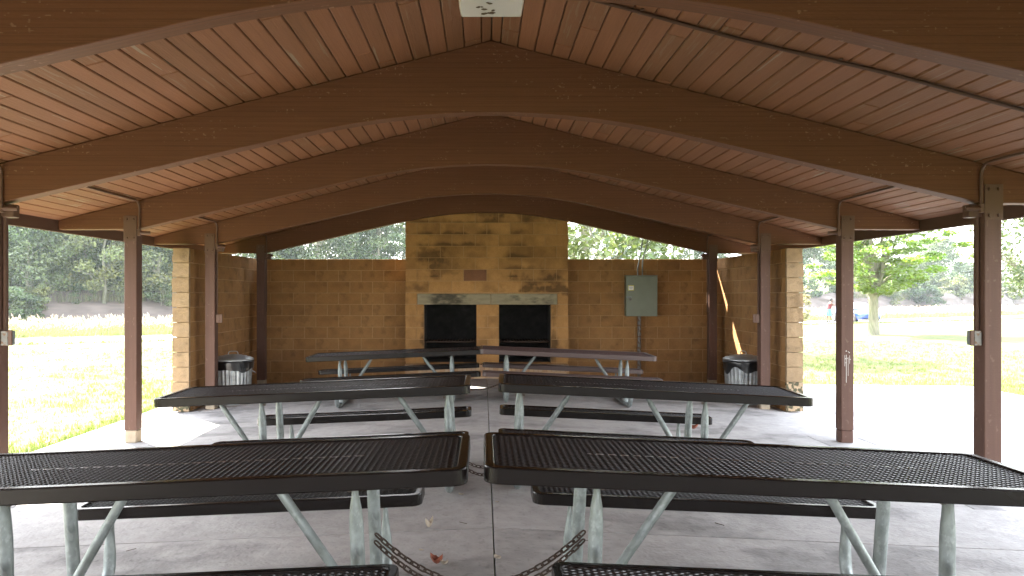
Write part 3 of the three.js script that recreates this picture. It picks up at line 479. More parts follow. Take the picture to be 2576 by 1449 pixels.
// ---------------------------------------------------------------- picnic tables of coated expanded metal on galvanized pipes
const roundRect = (x, z, r, S = THREE.Shape) => { const s = new S(); s.moveTo(-x + r, -z); s.lineTo(x - r, -z); s.absarc(x - r, -z + r, r, -Math.PI / 2, 0, false); s.lineTo(x, z - r); s.absarc(x - r, z - r, r, 0, Math.PI / 2, false); s.lineTo(-x + r, z); s.absarc(-x + r, z - r, r, Math.PI / 2, Math.PI, false); s.lineTo(-x, -z + r); s.absarc(-x + r, -z + r, r, Math.PI, Math.PI * 1.5, false); return s; };
const cache = {};
M.barSteel = std({ color: C(0.5, 0.5, 0.5), metalness: 0.7, roughness: 0.35 });
const kept = (k, f) => cache[k] ??= f();
const rimGeo = (L, W, H, rad, border) => kept(`rim${L},${W}`, () => {
  const s = roundRect(L / 2, W / 2, rad); s.holes.push(roundRect(L / 2 - border, W / 2 - border, rad * 0.55, THREE.Path));
  const g = new THREE.ExtrudeGeometry(s, { depth: H - 0.012, bevelEnabled: true, bevelSize: 0.006, bevelThickness: 0.006, bevelOffset: -0.006, bevelSegments: 2, curveSegments: 7 });
  g.rotateX(-Math.PI / 2); g.translate(0, -H + 0.006, 0);
  return boxUV(toCreasedNormals(g, 0.34));
});
const meshGeo = (L, W) => kept(`mesh${L},${W}`, () => {                        // raised diamonds: long way along the board
  const SW = 0.027, LW = 0.054, n = Math.round(W / (SW / 2)), m = Math.round(L / (LW / 2)) * 3, pos = [], idx = [], w = 0.0031;
  for (let i = 0; i <= n; i++) {
    const z0 = -W / 2 + i * W / n, ph = i % 2 ? 1 : -1, base = pos.length / 3;
    for (let j = 0; j <= m; j++) {
      const x = -L / 2 + j * L / m, c = Math.cos(Math.PI * j / 3) * ph, z = clamp(z0 + SW / 4 * c * 0.95, -W / 2, W / 2), y = 0.0024 * c;
      pos.push(x, y - 0.0062, z - w, x, y + 0.0010, z - w * 0.55, x, y + 0.0013, z + w * 0.5, x, y - 0.0058, z + w);
    }
    for (let j = 0; j < m; j++) for (let k = 0; k < 3; k++) { const a = base + j * 4 + k, b = a + 4; idx.push(a, a + 1, b, a + 1, b + 1, b); }
  }
  return geo(pos, idx);
});
const pinch = (N, r, t0, t1) => (i, t) => { const k = Math.max(t0 ? sm(t0, 0, t) : 0, t1 ? sm(1 - t1, 1, t) : 0); return [r * (1 - 0.72 * k), r * (1 + 0.28 * k)]; };
const along = (a, b, n) => Array.from({ length: n + 1 }, (_, i) => a.clone().lerp(b, i / n));
function table(label, pos, turn, o) {
  const dark = !o.brown, rimM = dark ? M.coat : M.coatBrown, netM = dark ? M.coatMesh : M.coatBrownMesh;
  const t = thing('picnic_table', label, 'picnic table', pos, 0, 'perforated metal picnic tables');
  t.rotation.order = 'ZYX'; t.rotation.set(0, turn, -Math.sign(pos[0]) * Math.atan(0.043));
  const board = (name, L, W, H, x, y, z, rad, border, lab) => {
    const b = part(name, rimGeo(L, W, H, rad, border), rimM, t, lab); b.position.set(x, y, z);
    const n = part('mesh_panel', meshGeo(+(L - border * 2).toFixed(3), +(W - border * 2).toFixed(3)), netM, b); n.position.y = -0.009;
    return b;
  };
  const top = board('table_top', o.topL, 0.76, 0.066, o.topX, o.topH, 0, 0.062, 0.042);
  part('center_bar', cbox(o.topL * 0.62, 0.005, 0.012, 0.0015), M.barSteel, top).position.y = -0.0105;
  for (const s of [-1, 1]) board('seat', o.seatL, 0.262, 0.058, o.seatX, o.seatH, s * (0.475 + 0.131), 0.055, 0.036);
  const r = 0.0295, fh = o.half;
  for (const s of [-1, 1]) {
    const x = s * fh, zs = 0.60, up = o.seatH - 0.06;
    const path = bent([V(x, up, -zs - 0.01), V(x, r, -zs + 0.03), V(x, r, zs - 0.03), V(x, up, zs + 0.01)], 0.13, 7);
    const N = path.length; let full = [path[0], ...along(path[0], path[1], 5).slice(1), ...path.slice(2, N - 2), ...along(path[N - 2], path[N - 1], 5)];
    part('seat_frame', sweep(full, pinch(full.length, r, 0.2, 0.2), 12), M.galv, t);
    for (const q of [-1, 1]) {
      const lp = along(V(x + 0.004 * q, 0.03, q * 0.262), V(x, o.topH - 0.062, q * 0.235), 12);
      part('leg', sweep(lp, pinch(13, r, 0, 0.24), 12), M.galv, t);
      part('bolt', at(cyl(0.009, 0.009, 0.03, 6).rotateZ(Math.PI / 2), x - s * 0.015, o.topH - 0.095, q * 0.237), M.galvDark, t);
    }
    const br = (x1) => part('brace', sweep(along(V(x + (x1 > x ? 0.03 : -0.03), 0.085, 0), V(x1, o.topH - 0.066, 0), 14), pinch(15, 0.0215, 0.16, 0.12), 10), M.galv, t);
    br(s * (fh - 0.42));
    if (o.outer && s > 0) br(fh + 0.42);
    part('cross_channel', at(cbox(0.045, 0.032, 0.66, 0.003), x, o.topH - 0.046, 0), rimM, t);
  }
  return t;
}
const T1 = { topL: 2.36, topX: 0.010, topH: 0.765, seatL: 1.76, seatX: -0.03, seatH: 0.45, half: 0.71 };
const T2 = { topL: 2.36, topX: 0.30, topH: 0.765, seatL: 1.84, seatX: 0.055, seatH: 0.45, half: 0.705, outer: true };
const T3 = { topL: 2.4, topX: 0.0, topH: 0.69, seatL: 2.36, seatX: 0.03, seatH: 0.42, half: 0.82 };
const C0 = 0.06;                                                                   // camera's own x offset
const stand = (x, d) => [x - C0, floorY(x - C0), -d];
table('nearest dark picnic table on the left, with a bright dashed center line', stand(-1.20, 3.29), Math.PI, T1);
table('nearest dark picnic table on the right, inner corner at the center joint', stand(1.14, 3.29), 0, T1);
table('middle row dark picnic table, left, its long end toward the sunlit post', stand(-0.95, 5.97), Math.PI, T2);
table('middle row dark picnic table, right, its long end toward the rough pier', stand(0.97, 6.03), -0.03, T2);
table('farthest left picnic table, dark topped, before the left fireplace opening', stand(-1.18, 10.55), Math.PI + 0.02, { ...T3, half: 0.76 });
table('farthest right picnic table, brown topped, below the electrical cabinet', stand(1.12, 10.55), 0.0, { ...T3, brown: true });

// ---------------------------------------------------------------- rusty chains between the inner table legs
{
  const link = (() => { const c = []; for (let i = 0; i < 20; i++) { const f = i / 20 * Math.PI * 2, s = Math.cos(f); c.push(V(Math.sign(s) * 0.0115 + 0.0098 * s, 0.0098 * Math.sin(f), 0)); } const crv = new THREE.CatmullRomCurve3(c, true); return new THREE.TubeGeometry(crv, 14, 0.0041, 5, true); })();
  function chain(label, a, b, strands, pitch = 0.033) {
    const o = thing('chain', label, 'chain', [a.x, a.y, a.z], 0, 'rusty chains'), r = rngOf(71);
    for (const [sag, dy, dz] of strands) {
      const P = (t) => V((b.x - a.x) * t, (b.y - a.y) * t - 4 * sag * t * (1 - t) + dy, (b.z - a.z) * t + dz);
      let t = 0, k = 0;
      while (t < 1) {
        const p = P(t), q = P(Math.min(1, t + 0.002)), step = pitch / (q.distanceTo(p) / 0.002), T = q.sub(p).normalize();
        const m = part('link', link, M.rust, o); m.position.copy(P(Math.min(1, t + step / 2)));
        m.quaternion.setFromUnitVectors(V(1, 0, 0), T); m.rotateX((k++ % 2 ? Math.PI / 2 : 0) + 0.6 + rand(-0.2, 0.2, r)); t += step;
      }
    }
    return o;
  }
  const y = 0.16;
  chain('double rusty chain hanging between the two nearest tables', V(-0.52, 0.56, -3.24), V(0.36, 0.56, -3.24), [[0.212, 0.010, 0], [0.222, -0.016, 0.020]]);
  chain('small dark chain between the two middle row tables', V(-0.3, 0.42, -5.72), V(0.2, 0.42, -5.72), [[0.13, 0, 0], [0.165, -0.02, 0.02]]);
  chain('short chain hanging between the two farthest tables', V(-0.5, 0.38, -10.3), V(0.24, 0.42, -10.3), [[0.1, 0, 0]]);
}

// ---------------------------------------------------------------- litter on the floor
{
  const r = rngOf(81), onFloor = (px, py) => { let d = 5; for (let i = 0; i < 12; i++) d = (1.6 - floorY((px - 1216) / 1900 * d - C0)) * 1900 / (py - 740); const x = (px - 1216) / 1900 * d - C0; return [x, floorY(x), -d]; };
  const leafGeo = (s, curl, seed) => { const p = [], ix = [], n = 6, q = rngOf(seed); for (let j = 0; j <= n; j++) { const t = j / n, w = s * 0.42 * Math.sin(Math.PI * Math.pow(t, 0.8)) * (0.75 + 0.5 * q()) + 0.001; for (const k of [-1, 0, 1]) p.push((t - 0.5) * s, 0.004 + curl * s * ((t - 0.5) ** 2 * 2 + (k ? 0.35 + 0.2 * q() : 0)), k * w); } for (let j = 0; j < n; j++) for (let k = 0; k < 2; k++) { const a = j * 3 + k; ix.push(a, a + 1, a + 3, a + 1, a + 4, a + 3); } return geo(p, ix); };
  const leaf = (px, py, s, m, label, curl = 0.5) => { const p = onFloor(px, py), o = single('dead_leaf', leafGeo(s, curl, Math.floor(px)), m, label, 'leaf', 'fallen leaves'); o.position.set(...p); o.rotation.y = rand(-0.8, 0.8, r); };
  leaf(728, 1283, 0.095, M.leafDry, 'reddish dead leaf under the nearest left table'); leaf(1098, 1420, 0.07, M.leafDry, 'curled brown dead leaf at the bottom, beside the chain', 0.9); leaf(1117, 1422, 0.045, M.leafPale, 'pale curled scrap touching the brown dead leaf', 0.7);
  leaf(1745, 1080, 0.1, M.leafDry, 'dark red leaf under the middle right table', 0.8); leaf(1252, 1407, 0.05, M.leafPale, 'pale curved seed husk on the center joint', 0.4); leaf(1060, 1386, 0.03, M.leafPale, 'tiny pale chip near the left chain end', 0.2); leaf(1080, 1328, 0.06, M.leafPale, 'pale twisted leaf scrap on the cross joint', 1.1); leaf(118, 1116, 0.09, std({ color: C(0.5, 0.2, 0.03), roughness: 0.8, side: THREE.DoubleSide }), 'orange leaf in the grass edge at the left', 0.4); leaf(1160, 1246, 0.04, M.leafPale, 'small pale chip behind the nearest left table end', 0.3); leaf(1250, 1265, 0.03, M.leafPale, 'tiny straw bit crossing the center joint', 0.3);
  const twig = (px, py, L, label) => { const p = onFloor(px, py), o = single('twig', rod([V(-L / 2, 0.005, 0), V(-L * 0.1, 0.007, L * 0.1), V(L / 2, 0.005, 0)], 0.0022, 5), M.twig, label, 'twig', 'twigs on the floor'); o.position.set(...p); o.rotation.y = rand(-1, 1, r); };
  twig(1810, 1320, 0.07, 'dark twig near the inner legs of the nearest right table'); twig(1165, 1317, 0.06, 'thin twig above the cross joint, left of center'); twig(1470, 1362, 0.05, 'thin twig right of the cross joint'); twig(330, 1385, 0.06, 'twig under the nearest left table'); twig(1650, 1275, 0.04, 'short twig below the nearest right table');
}

// ---------------------------------------------------------------- grass
function tuft(n, h, spread, wid, seed, plume) {
  const r = rngOf(seed), p = [], ix = [], col = [];
  for (let i = 0; i < n; i++) {
    const a = rand(0, 6.28, r), q = spread * Math.sqrt(r()), x = Math.cos(a) * q, z = Math.sin(a) * q, H = h * rand(0.55, 1.1, r), lean = rand(0.1, 0.5, r) * H, b = rand(0, 6.28, r), w = wid * rand(0.7, 1.2, r), sx = Math.cos(b + 1.57) * w, sz = Math.sin(b + 1.57) * w, c = rand(0.75, 1.25, r), k = p.length / 3;
    const mx = x + Math.cos(b) * lean * 0.35, mz = z + Math.sin(b) * lean * 0.35, tx = x + Math.cos(b) * lean, tz = z + Math.sin(b) * lean;
    p.push(x - sx, 0, z - sz, x + sx, 0, z + sz, mx - sx * 0.8, H * 0.6, mz - sz * 0.8, mx + sx * 0.8, H * 0.6, mz + sz * 0.8, tx, H, tz); ix.push(k, k + 1, k + 2, k + 1, k + 3, k + 2, k + 2, k + 3, k + 4);
    for (let j = 0; j < 5; j++) col.push(c, c, c * 0.9);
    if (plume && i % 3 === 0) { const e = p.length / 3, s = rand(0.03, 0.06, r); p.push(tx - s, H * 0.9, tz, tx + s, H * 0.95, tz, tx, H * 1.2, tz + s, tx, H * 0.98, tz - s); ix.push(e, e + 1, e + 2, e, e + 3, e + 2, e + 1, e + 3, e + 2); for (let j = 0; j < 4; j++) col.push(2.6, 2.3, 4.2); }
  }
  const g = geo(p, ix); g.setAttribute('color', new THREE.Float32BufferAttribute(col, 3));
  return g;
}
function scatter(name, g, m, n, place, label, r) {
  const o = new THREE.InstancedMesh(g, m, n), d = new THREE.Object3D(), c = new THREE.Color();
  for (let i = 0; i < n; i++) { const [x, y, z, s] = place(r, i); d.position.set(x, y, z); d.rotation.set(0, r() * 6.28, 0); d.scale.set(s, s * rand(0.7, 1.25, r), s); d.updateMatrix(); o.setMatrixAt(i, d.matrix); const k = rand(0.75, 1.2, r); o.setColorAt(i, c.setRGB(k * rand(0.9, 1.15, r), k, k * 0.95)); }
  o.name = name; o.castShadow = o.receiveShadow = true; scene.add(o);
  return tag(o, label, 'grass', null, 'stuff');
}
const grassM = leafMat(0.145, 0.19, 0.045, 0.3), meadowM = leafMat(0.20, 0.20, 0.085, 0.3), weedM = leafMat(0.16, 0.185, 0.07, 0.3);
scatter('lawn_grass', tuft(11, 0.058, 0.075, 0.0028, 91), grassM, 15000, (r) => { const d = 3.2 + 22 * Math.pow(r(), 1.5), x = -4.72 - 13 * Math.pow(r(), 1.7); return [x, lawnY(d) - 0.005, -d, rand(0.7, 1.25, r) * (0.55 + 0.9 * noise2(x * 0.9, d * 0.9, 999, 999, 5)) + (x > -4.95 ? 0.5 : 0)]; }, 'short bright grass of the lawn left of the pavilion', rngOf(92));
scatter('lawn_grass_right', tuft(11, 0.06, 0.075, 0.0028, 93), grassM, 12000, (r) => { if (r() < 0.25) { const d = rand(7, 14, r); return [8.95 + 5 * Math.pow(r(), 1.6), lawnY(d), -d, rand(0.7, 1.3, r)]; } const d = 13.9 + 16 * Math.pow(r(), 1.7); return [rand(4.2, 17, r), lawnY(d) - 0.005, -d, rand(0.7, 1.35, r)]; }, 'short bright grass beyond the right slab edge', rngOf(94)).name = 'lawn_grass_001';
scatter('verge_grass', tuft(10, 0.3, 0.25, 0.012, 95), weedM, 5200, (r) => { const [x, d] = road(rand(-45, 75, r), 5.6 + 3.2 * Math.pow(r(), 1.3)); return [x, lawnY(Math.min(60, d)) - 0.01, -d, rand(0.6, 1.3, r)]; }, 'low green verge along the far side of the road', rngOf(96));
scatter('road_edge_grass', tuft(9, 0.17, 0.12, 0.008, 103), grassM, 2600, (r) => { const [x, d] = road(rand(-38, 60, r), -0.35 + 0.4 * r()); return [x, lawnY(Math.min(60, d)) - 0.005, -d, rand(0.6, 1.3, r)]; }, 'ragged grass lip along the near edge of the road', rngOf(104));
scatter('meadow_grass', tuft(12, 0.52, 0.35, 0.011, 97, true), meadowM, 9000, (r) => { const [x, d] = road(rand(-55, 95, r), 8 + 12 * r()); return [x, lawnY(Math.min(60, d)) - 0.02, -d, rand(0.6, 1.25, r)]; }, 'tall pale flowering grass between the road and the river', rngOf(98));
scatter('bank_grass', tuft(12, 0.9, 0.5, 0.02, 99), leafMat(0.12, 0.125, 0.06, 0.3), 5000, (r) => { const s = rand(-75, 190, r), t = 54.5 + 5 * r(), [x, d] = road(s, t); return [x, 0.75 + 0.3 * r(), -d, rand(0.8, 1.7, r)]; }, 'rough grass along the top of the river bank', rngOf(100));

// ---------------------------------------------------------------- trees
function leaves(clumps, per, size, r, flat = 1) {       // leaf-shaped faces spread through the clumps
  const n = clumps.length * per, pos = new Float32Array(n * 12), col = new Float32Array(n * 12), idx = [], a = V(), b = V(), nn = V(); let k = 0;
  for (const [cx, cy, cz, rx, ry, rz] of clumps) {
    const tone = rand(0.82, 1.18, r), warm = rand(-0.08, 0.12, r);
    for (let i = 0; i < per; i++) {
      const u = r() * 2 - 1, f = r() * 6.283, q = Math.sqrt(1 - u * u), m = Math.pow(r(), 0.42) * rand(0.85, 1.12, r), x = cx + rx * m * q * Math.cos(f), y = cy + ry * m * u, z = cz + rz * m * q * Math.sin(f);
      nn.set(rand(-1, 1, r), rand(-1, 1, r) + flat * 0.9, rand(-1, 1, r)).normalize(); a.set(rand(-1, 1, r), rand(-0.4, 0.3, r), rand(-1, 1, r)).cross(nn).normalize(); b.crossVectors(nn, a);
      const s = size * rand(0.6, 1.25, r), w = s * 0.36, o = k * 12, dz = 0.12 * s;
      pos.set([x - a.x * s * 0.5, y - a.y * s * 0.5, z - a.z * s * 0.5, x + b.x * w + nn.x * dz, y + b.y * w + nn.y * dz, z + b.z * w + nn.z * dz, x + a.x * s * 0.5, y + a.y * s * 0.5, z + a.z * s * 0.5, x - b.x * w + nn.x * dz, y - b.y * w + nn.y * dz, z - b.z * w + nn.z * dz], o);
      const t = tone * rand(0.75, 1.25, r), c = [t * (1 + warm + rand(-0.05, 0.1, r)), t, t * (1 - warm)]; for (let j = 0; j < 4; j++) col.set(c, o + j * 3);
      const e = k * 4; idx.push(e, e + 1, e + 2, e, e + 2, e + 3); k++;
    }
  }
  const g = new THREE.BufferGeometry(); g.setAttribute('position', new THREE.BufferAttribute(pos, 3)); g.setAttribute('color', new THREE.BufferAttribute(col, 3)); g.setIndex(idx); g.computeVertexNormals();
  return g;
}
const limb = (a, b, r0, r1, r, bow = 0.12) => { const n = 7, L = a.distanceTo(b), pts = along(a, b, n); pts.forEach((p, i) => { const w = Math.sin(Math.PI * i / n) * L * bow; p.x += w * (r() - 0.5); p.y += w * 0.6 * r(); p.z += w * (r() - 0.5); }); return sweep(pts, (i, t) => [r0 + (r1 - r0) * t, r0 + (r1 - r0) * t], 8); };
function broadleaf(r, H, R0, base, nClump, per, size, trunkR) {
  const wood = [limb(V(0, -0.3, 0), V(rand(-0.4, 0.4, r), H * 0.8, rand(-0.4, 0.4, r)), trunkR, trunkR * 0.25, r, 0.04)], clumps = [];
  for (let i = 0; i < nClump; i++) {
    const h = base + (H - base) * Math.pow((i + 0.5) / nClump, 0.9), p = (h - base) / (H - base), rad = R0 * Math.sqrt(Math.max(0.05, Math.sin(Math.PI * clamp(0.12 + p * 0.86)))) * rand(0.45, 1.02, r), f = i * 2.4 + rand(-0.5, 0.5, r), s = R0 * rand(0.24, 0.42, r);
    const c = V(Math.cos(f) * rad, h + rand(-0.4, 0.4, r), Math.sin(f) * rad); clumps.push([c.x, c.y, c.z, s, s * 0.62, s]);
    if (i % 3 === 0) wood.push(limb(V(0, Math.max(base * 0.7, h - rad * 0.6), 0), c, trunkR * 0.34, trunkR * 0.08, r));
  }
  return { wood: join(wood), crown: leaves(clumps, per, size, r) };
}
function treeFrom(name, parts, leafM, label, pos, turn, scale, group) { const o = thing(name, label, 'tree', pos, turn, group); part('trunk', parts.wood, M.bark, o); part('crown', parts.crown, leafM, o); o.scale.set(...scale); return o; }
const farParts = [broadleaf(rngOf(111), 15, 5.2, 2.2, 56, 170, 0.42, 0.34), broadleaf(rngOf(112), 13, 4.6, 1.2, 52, 170, 0.40, 0.28), broadleaf(rngOf(113), 16, 4.4, 3.5, 50, 170, 0.42, 0.36), broadleaf(rngOf(114), 9, 4.6, 0.2, 44, 170, 0.36, 0.2)];
const farLeaf = [leafMat(0.070, 0.112, 0.030), leafMat(0.085, 0.125, 0.030), leafMat(0.062, 0.100, 0.028), leafMat(0.130, 0.155, 0.040)];
{
  const r = rngOf(121);
  const zones = [
    ['hazy green tree of the riverbank wood seen left of the pavilion', 'riverbank wood, left', [[-60, 60, 0, 0], [20, 66, 2, 2], [70, 57, 3, 1], [118, 62, 2, 0], [165, 70, 0, 2], [215, 61, 1, 1], [300, 66, 0, 0], [345, 60, 1, 1], [400, 58, 1, 3], [440, 66, 2, 0], [10, 80, 0, 2], [130, 82, 2, 0], [240, 80, 0, 1], [350, 84, 2, 2], [-20, 92, 3, 2], [55, 90, 3, 2], [105, 94, 3, 2], [160, 90, 3, 2], [210, 93, 3, 2], [270, 91, 3, 2], [320, 94, 3, 2], [380, 90, 3, 2], [430, 92, 3, 2]]],
    ['hazy treetop showing over the back wall left of the chimney', 'treetops left of the chimney', [[640, 60, 0, 1], [720, 62, 2, 0], [800, 58, 0, 2], [880, 64, 1, 1], [950, 58, 2, 0], [1020, 62, 0, 1], [760, 78, 0, 0], [910, 80, 2, 2]]],
    ['pale treetop over the back wall right of the chimney', 'treetops right of the chimney', [[1500, 64, 0, 1], [1600, 60, 1, 0], [1690, 63, 0, 1], [1780, 60, 2, 0]]],
    ['hazy distant tree of the far shore seen right of the pavilion', 'far shore wood, right', [[1990, 64, 2, 2], [2050, 60, 0, 0], [2095, 66, 2, 2], [2150, 60, 1, 0], [2215, 62, 3, 1], [2270, 60, 3, 0], [2320, 63, 3, 1], [2370, 60, 1, 0], [2420, 64, 3, 2], [2470, 60, 3, 0], [2530, 64, 1, 1], [2590, 60, 3, 0], [2350, 78, 1, 2], [2440, 82, 3, 0]]],
  ];
  for (const [label, group, list] of zones) for (const [px, t, shape, tint] of list) {
    const k = (px - 1216) / 1900, d = pixelD(k, t), sc = rand(0.88, 1.14, r) * (px > 2200 ? 0.92 : 1);
    treeFrom('forest_tree', farParts[shape], farLeaf[tint], label, [k * d - C0, 0.8 + Math.max(0, t - 58) * 0.05, -d], rand(0, 6.28, r), [sc, sc * rand(0.92, 1.1, r), sc], group);
  }
  // one pale yellow-green tree stands out in the wood
  { const k = (262 - 1216) / 1900, d = pixelD(k, 55.5); treeFrom('forest_tree', farParts[1], farLeaf[3], 'pale yellow-green tree standing in front of the riverbank wood', [k * d - C0, 0.9, -d], 1.1, [0.82, 0.9, 0.82]); }
  // shrubs at the foot and top of the bank
  const sh = broadleaf(rngOf(131), 2.6, 1.7, 0.1, 26, 110, 0.26, 0.05), sm2 = [farLeaf[1], farLeaf[0], farLeaf[3]];
  for (const [px, t, y, s] of [[20, 51, -1.2, 1.3], [60, 52, -0.9, 1.0], [95, 53.5, 0.2, 0.8], [200, 56, 0.8, 0.8], [330, 56, 0.8, 0.9], [405, 55, 0.6, 0.9], [2030, 55, 0.2, 1.5], [2110, 54, 0.0, 1.4], [2230, 54, 0, 1.7], [2290, 55, 0.2, 1.9], [2340, 53, -0.6, 1.5], [2400, 55, 0.2, 1.8], [2550, 54, 0, 1.6]]) {
    const k = (px - 1216) / 1900, d = pixelD(k, t), o = thing('shrub', px < 1000 ? 'green shrub on the eroded bank left of the pavilion' : 'grey-green shrub on the far bank right of the pavilion', 'shrub', [k * d - C0, y, -d], rand(0, 6, r), px < 1000 ? 'shrubs on the left bank' : 'shrubs on the right bank');
    part('stem', sh.wood, M.bark, o); part('foliage', sh.crown, sm2[Math.floor(r() * 3)], o); o.scale.setScalar(s);
  }
  // pale flowering bush beside the right pier
  { const k = (2019 - 1216) / 1900, d = 31, sp = broadleaf(rngOf(133), 2.3, 0.42, 0.7, 26, 60, 0.085, 0.02), o = thing('sapling', 'pale leafy sapling just beside the right rough pier', 'sapling', [k * d - C0, lawnY(d), -d], 1); part('stem', sp.wood, M.bark, o); part('foliage', sp.crown, leafMat(0.24, 0.24, 0.12), o); }
}
{ // the maple on the lawn
  const r = rngOf(141), d = 35, x = (2197 - 1216) / 1900 * d - C0, wood = [], clumps = [];
  const trunk = sweep([[0, -0.15, 0], [0, 0.05, 0], [0.01, 0.5, 0], [0, 1.1, 0], [-0.02, 1.7, 0], [-0.03, 2.15, 0]].map((p) => V(...p)), (i) => { const q = [0.34, 0.28, 0.225, 0.205, 0.215, 0.17][i]; return [q, q]; }, 14); wood.push(trunk);
  const leads = [[V(-0.05, 1.7, 0), V(-0.9, 5.4, 0.4)], [V(0, 1.8, 0), V(0.15, 7.2, -0.2)], [V(0.05, 1.75, 0), V(1.35, 6.3, 0.2)], [V(0, 1.8, 0), V(-0.3, 6.4, -0.9)], [V(0, 1.7, 0.05), V(0.5, 5.6, 1.1)]];
  leads.forEach(([a, b]) => wood.push(limb(a, b, 0.11, 0.03, r, 0.08)));
  for (let i = 0; i < 92; i++) {
    const h = 1.95 + 5.6 * Math.pow((i + 0.5) / 92, 0.95), p = (h - 1.95) / 5.6, rad = (3.75 * Math.pow(Math.sin(Math.PI * (0.2 + 0.72 * p)), 0.8)) * (i % 4 === 0 ? rand(0.2, 0.5, r) : rand(0.6, 1.06, r)), f = i * 2.39996 + rand(-0.3, 0.3, r), tip = V(Math.cos(f) * rad, h + rad * 0.1 + rand(-0.15, 0.15, r), Math.sin(f) * rad);
    const ld = leads[i % 5], q = clamp((h - 2.3) / 5), st = ld[0].clone().lerp(ld[1], q); if (rad > 0.9) wood.push(limb(st, tip, 0.028, 0.008, r, 0.1));
    for (const m of [1, 0.62]) { const c = st.clone().lerp(tip, m), w = rand(0.42, 0.72, r); clumps.push([c.x, c.y + 0.05, c.z, w, w * 0.3, w]); }
  }
  const o = thing('maple_tree', 'bright green young tree with bare straight trunk on the lawn', 'tree', [x, lawnY(d), -d], 0.5);
  part('trunk', join(wood), M.bark, o); part('crown', leaves(clumps, 130, 0.18, r, 1.6), leafMat(0.15, 0.26, 0.018, 0.5), o);
}
{ // dark tree at the right picture edge, and the leafy tree behind the chimney
  const a = broadleaf(rngOf(151), 11, 4.4, 2.2, 62, 200, 0.26, 0.3), k = (2660 - 1216) / 1900, d = 44;
  treeFrom('shade_tree', a, leafMat(0.085, 0.120, 0.034), 'grey-green tree at the right picture edge, beyond the largest post', [k * d - C0, lawnY(d), -d], 0.4, [0.95, 1, 0.95]);
  const b = broadleaf(rngOf(152), 8.5, 3.6, 1.8, 60, 150, 0.24, 0.22);
  treeFrom('broadleaf_tree', b, leafMat(0.10, 0.14, 0.035, 0.45), 'leafy green tree close behind the back wall, right of the chimney', [(1470 - 1216) / 1900 * 25, lawnY(25), -25], 2.0, [1, 1, 1]);
}

// ---------------------------------------------------------------- pole beyond the back wall
{
  const d = 46, o = thing('light_pole', 'pale grey pole standing beyond the right back wall', 'pole', [(1741 - 1216) / 1900 * d - C0, lawnY(d), -d]);
  part('shaft', at(cyl(0.085, 0.115, 7.5, 14), 0, 3.75, 0), M.galv, o); part('base_flange', at(cyl(0.22, 0.24, 0.08, 14), 0, 0.04, 0), M.galv, o); part('arm', rod([V(0, 7.4, 0), V(0.5, 7.7, 0), V(1.4, 7.75, 0)], 0.04), M.galv, o); part('lamp_head', at(cbox(0.6, 0.12, 0.26, 0.03), 1.6, 7.74, 0), M.galv, o);
}

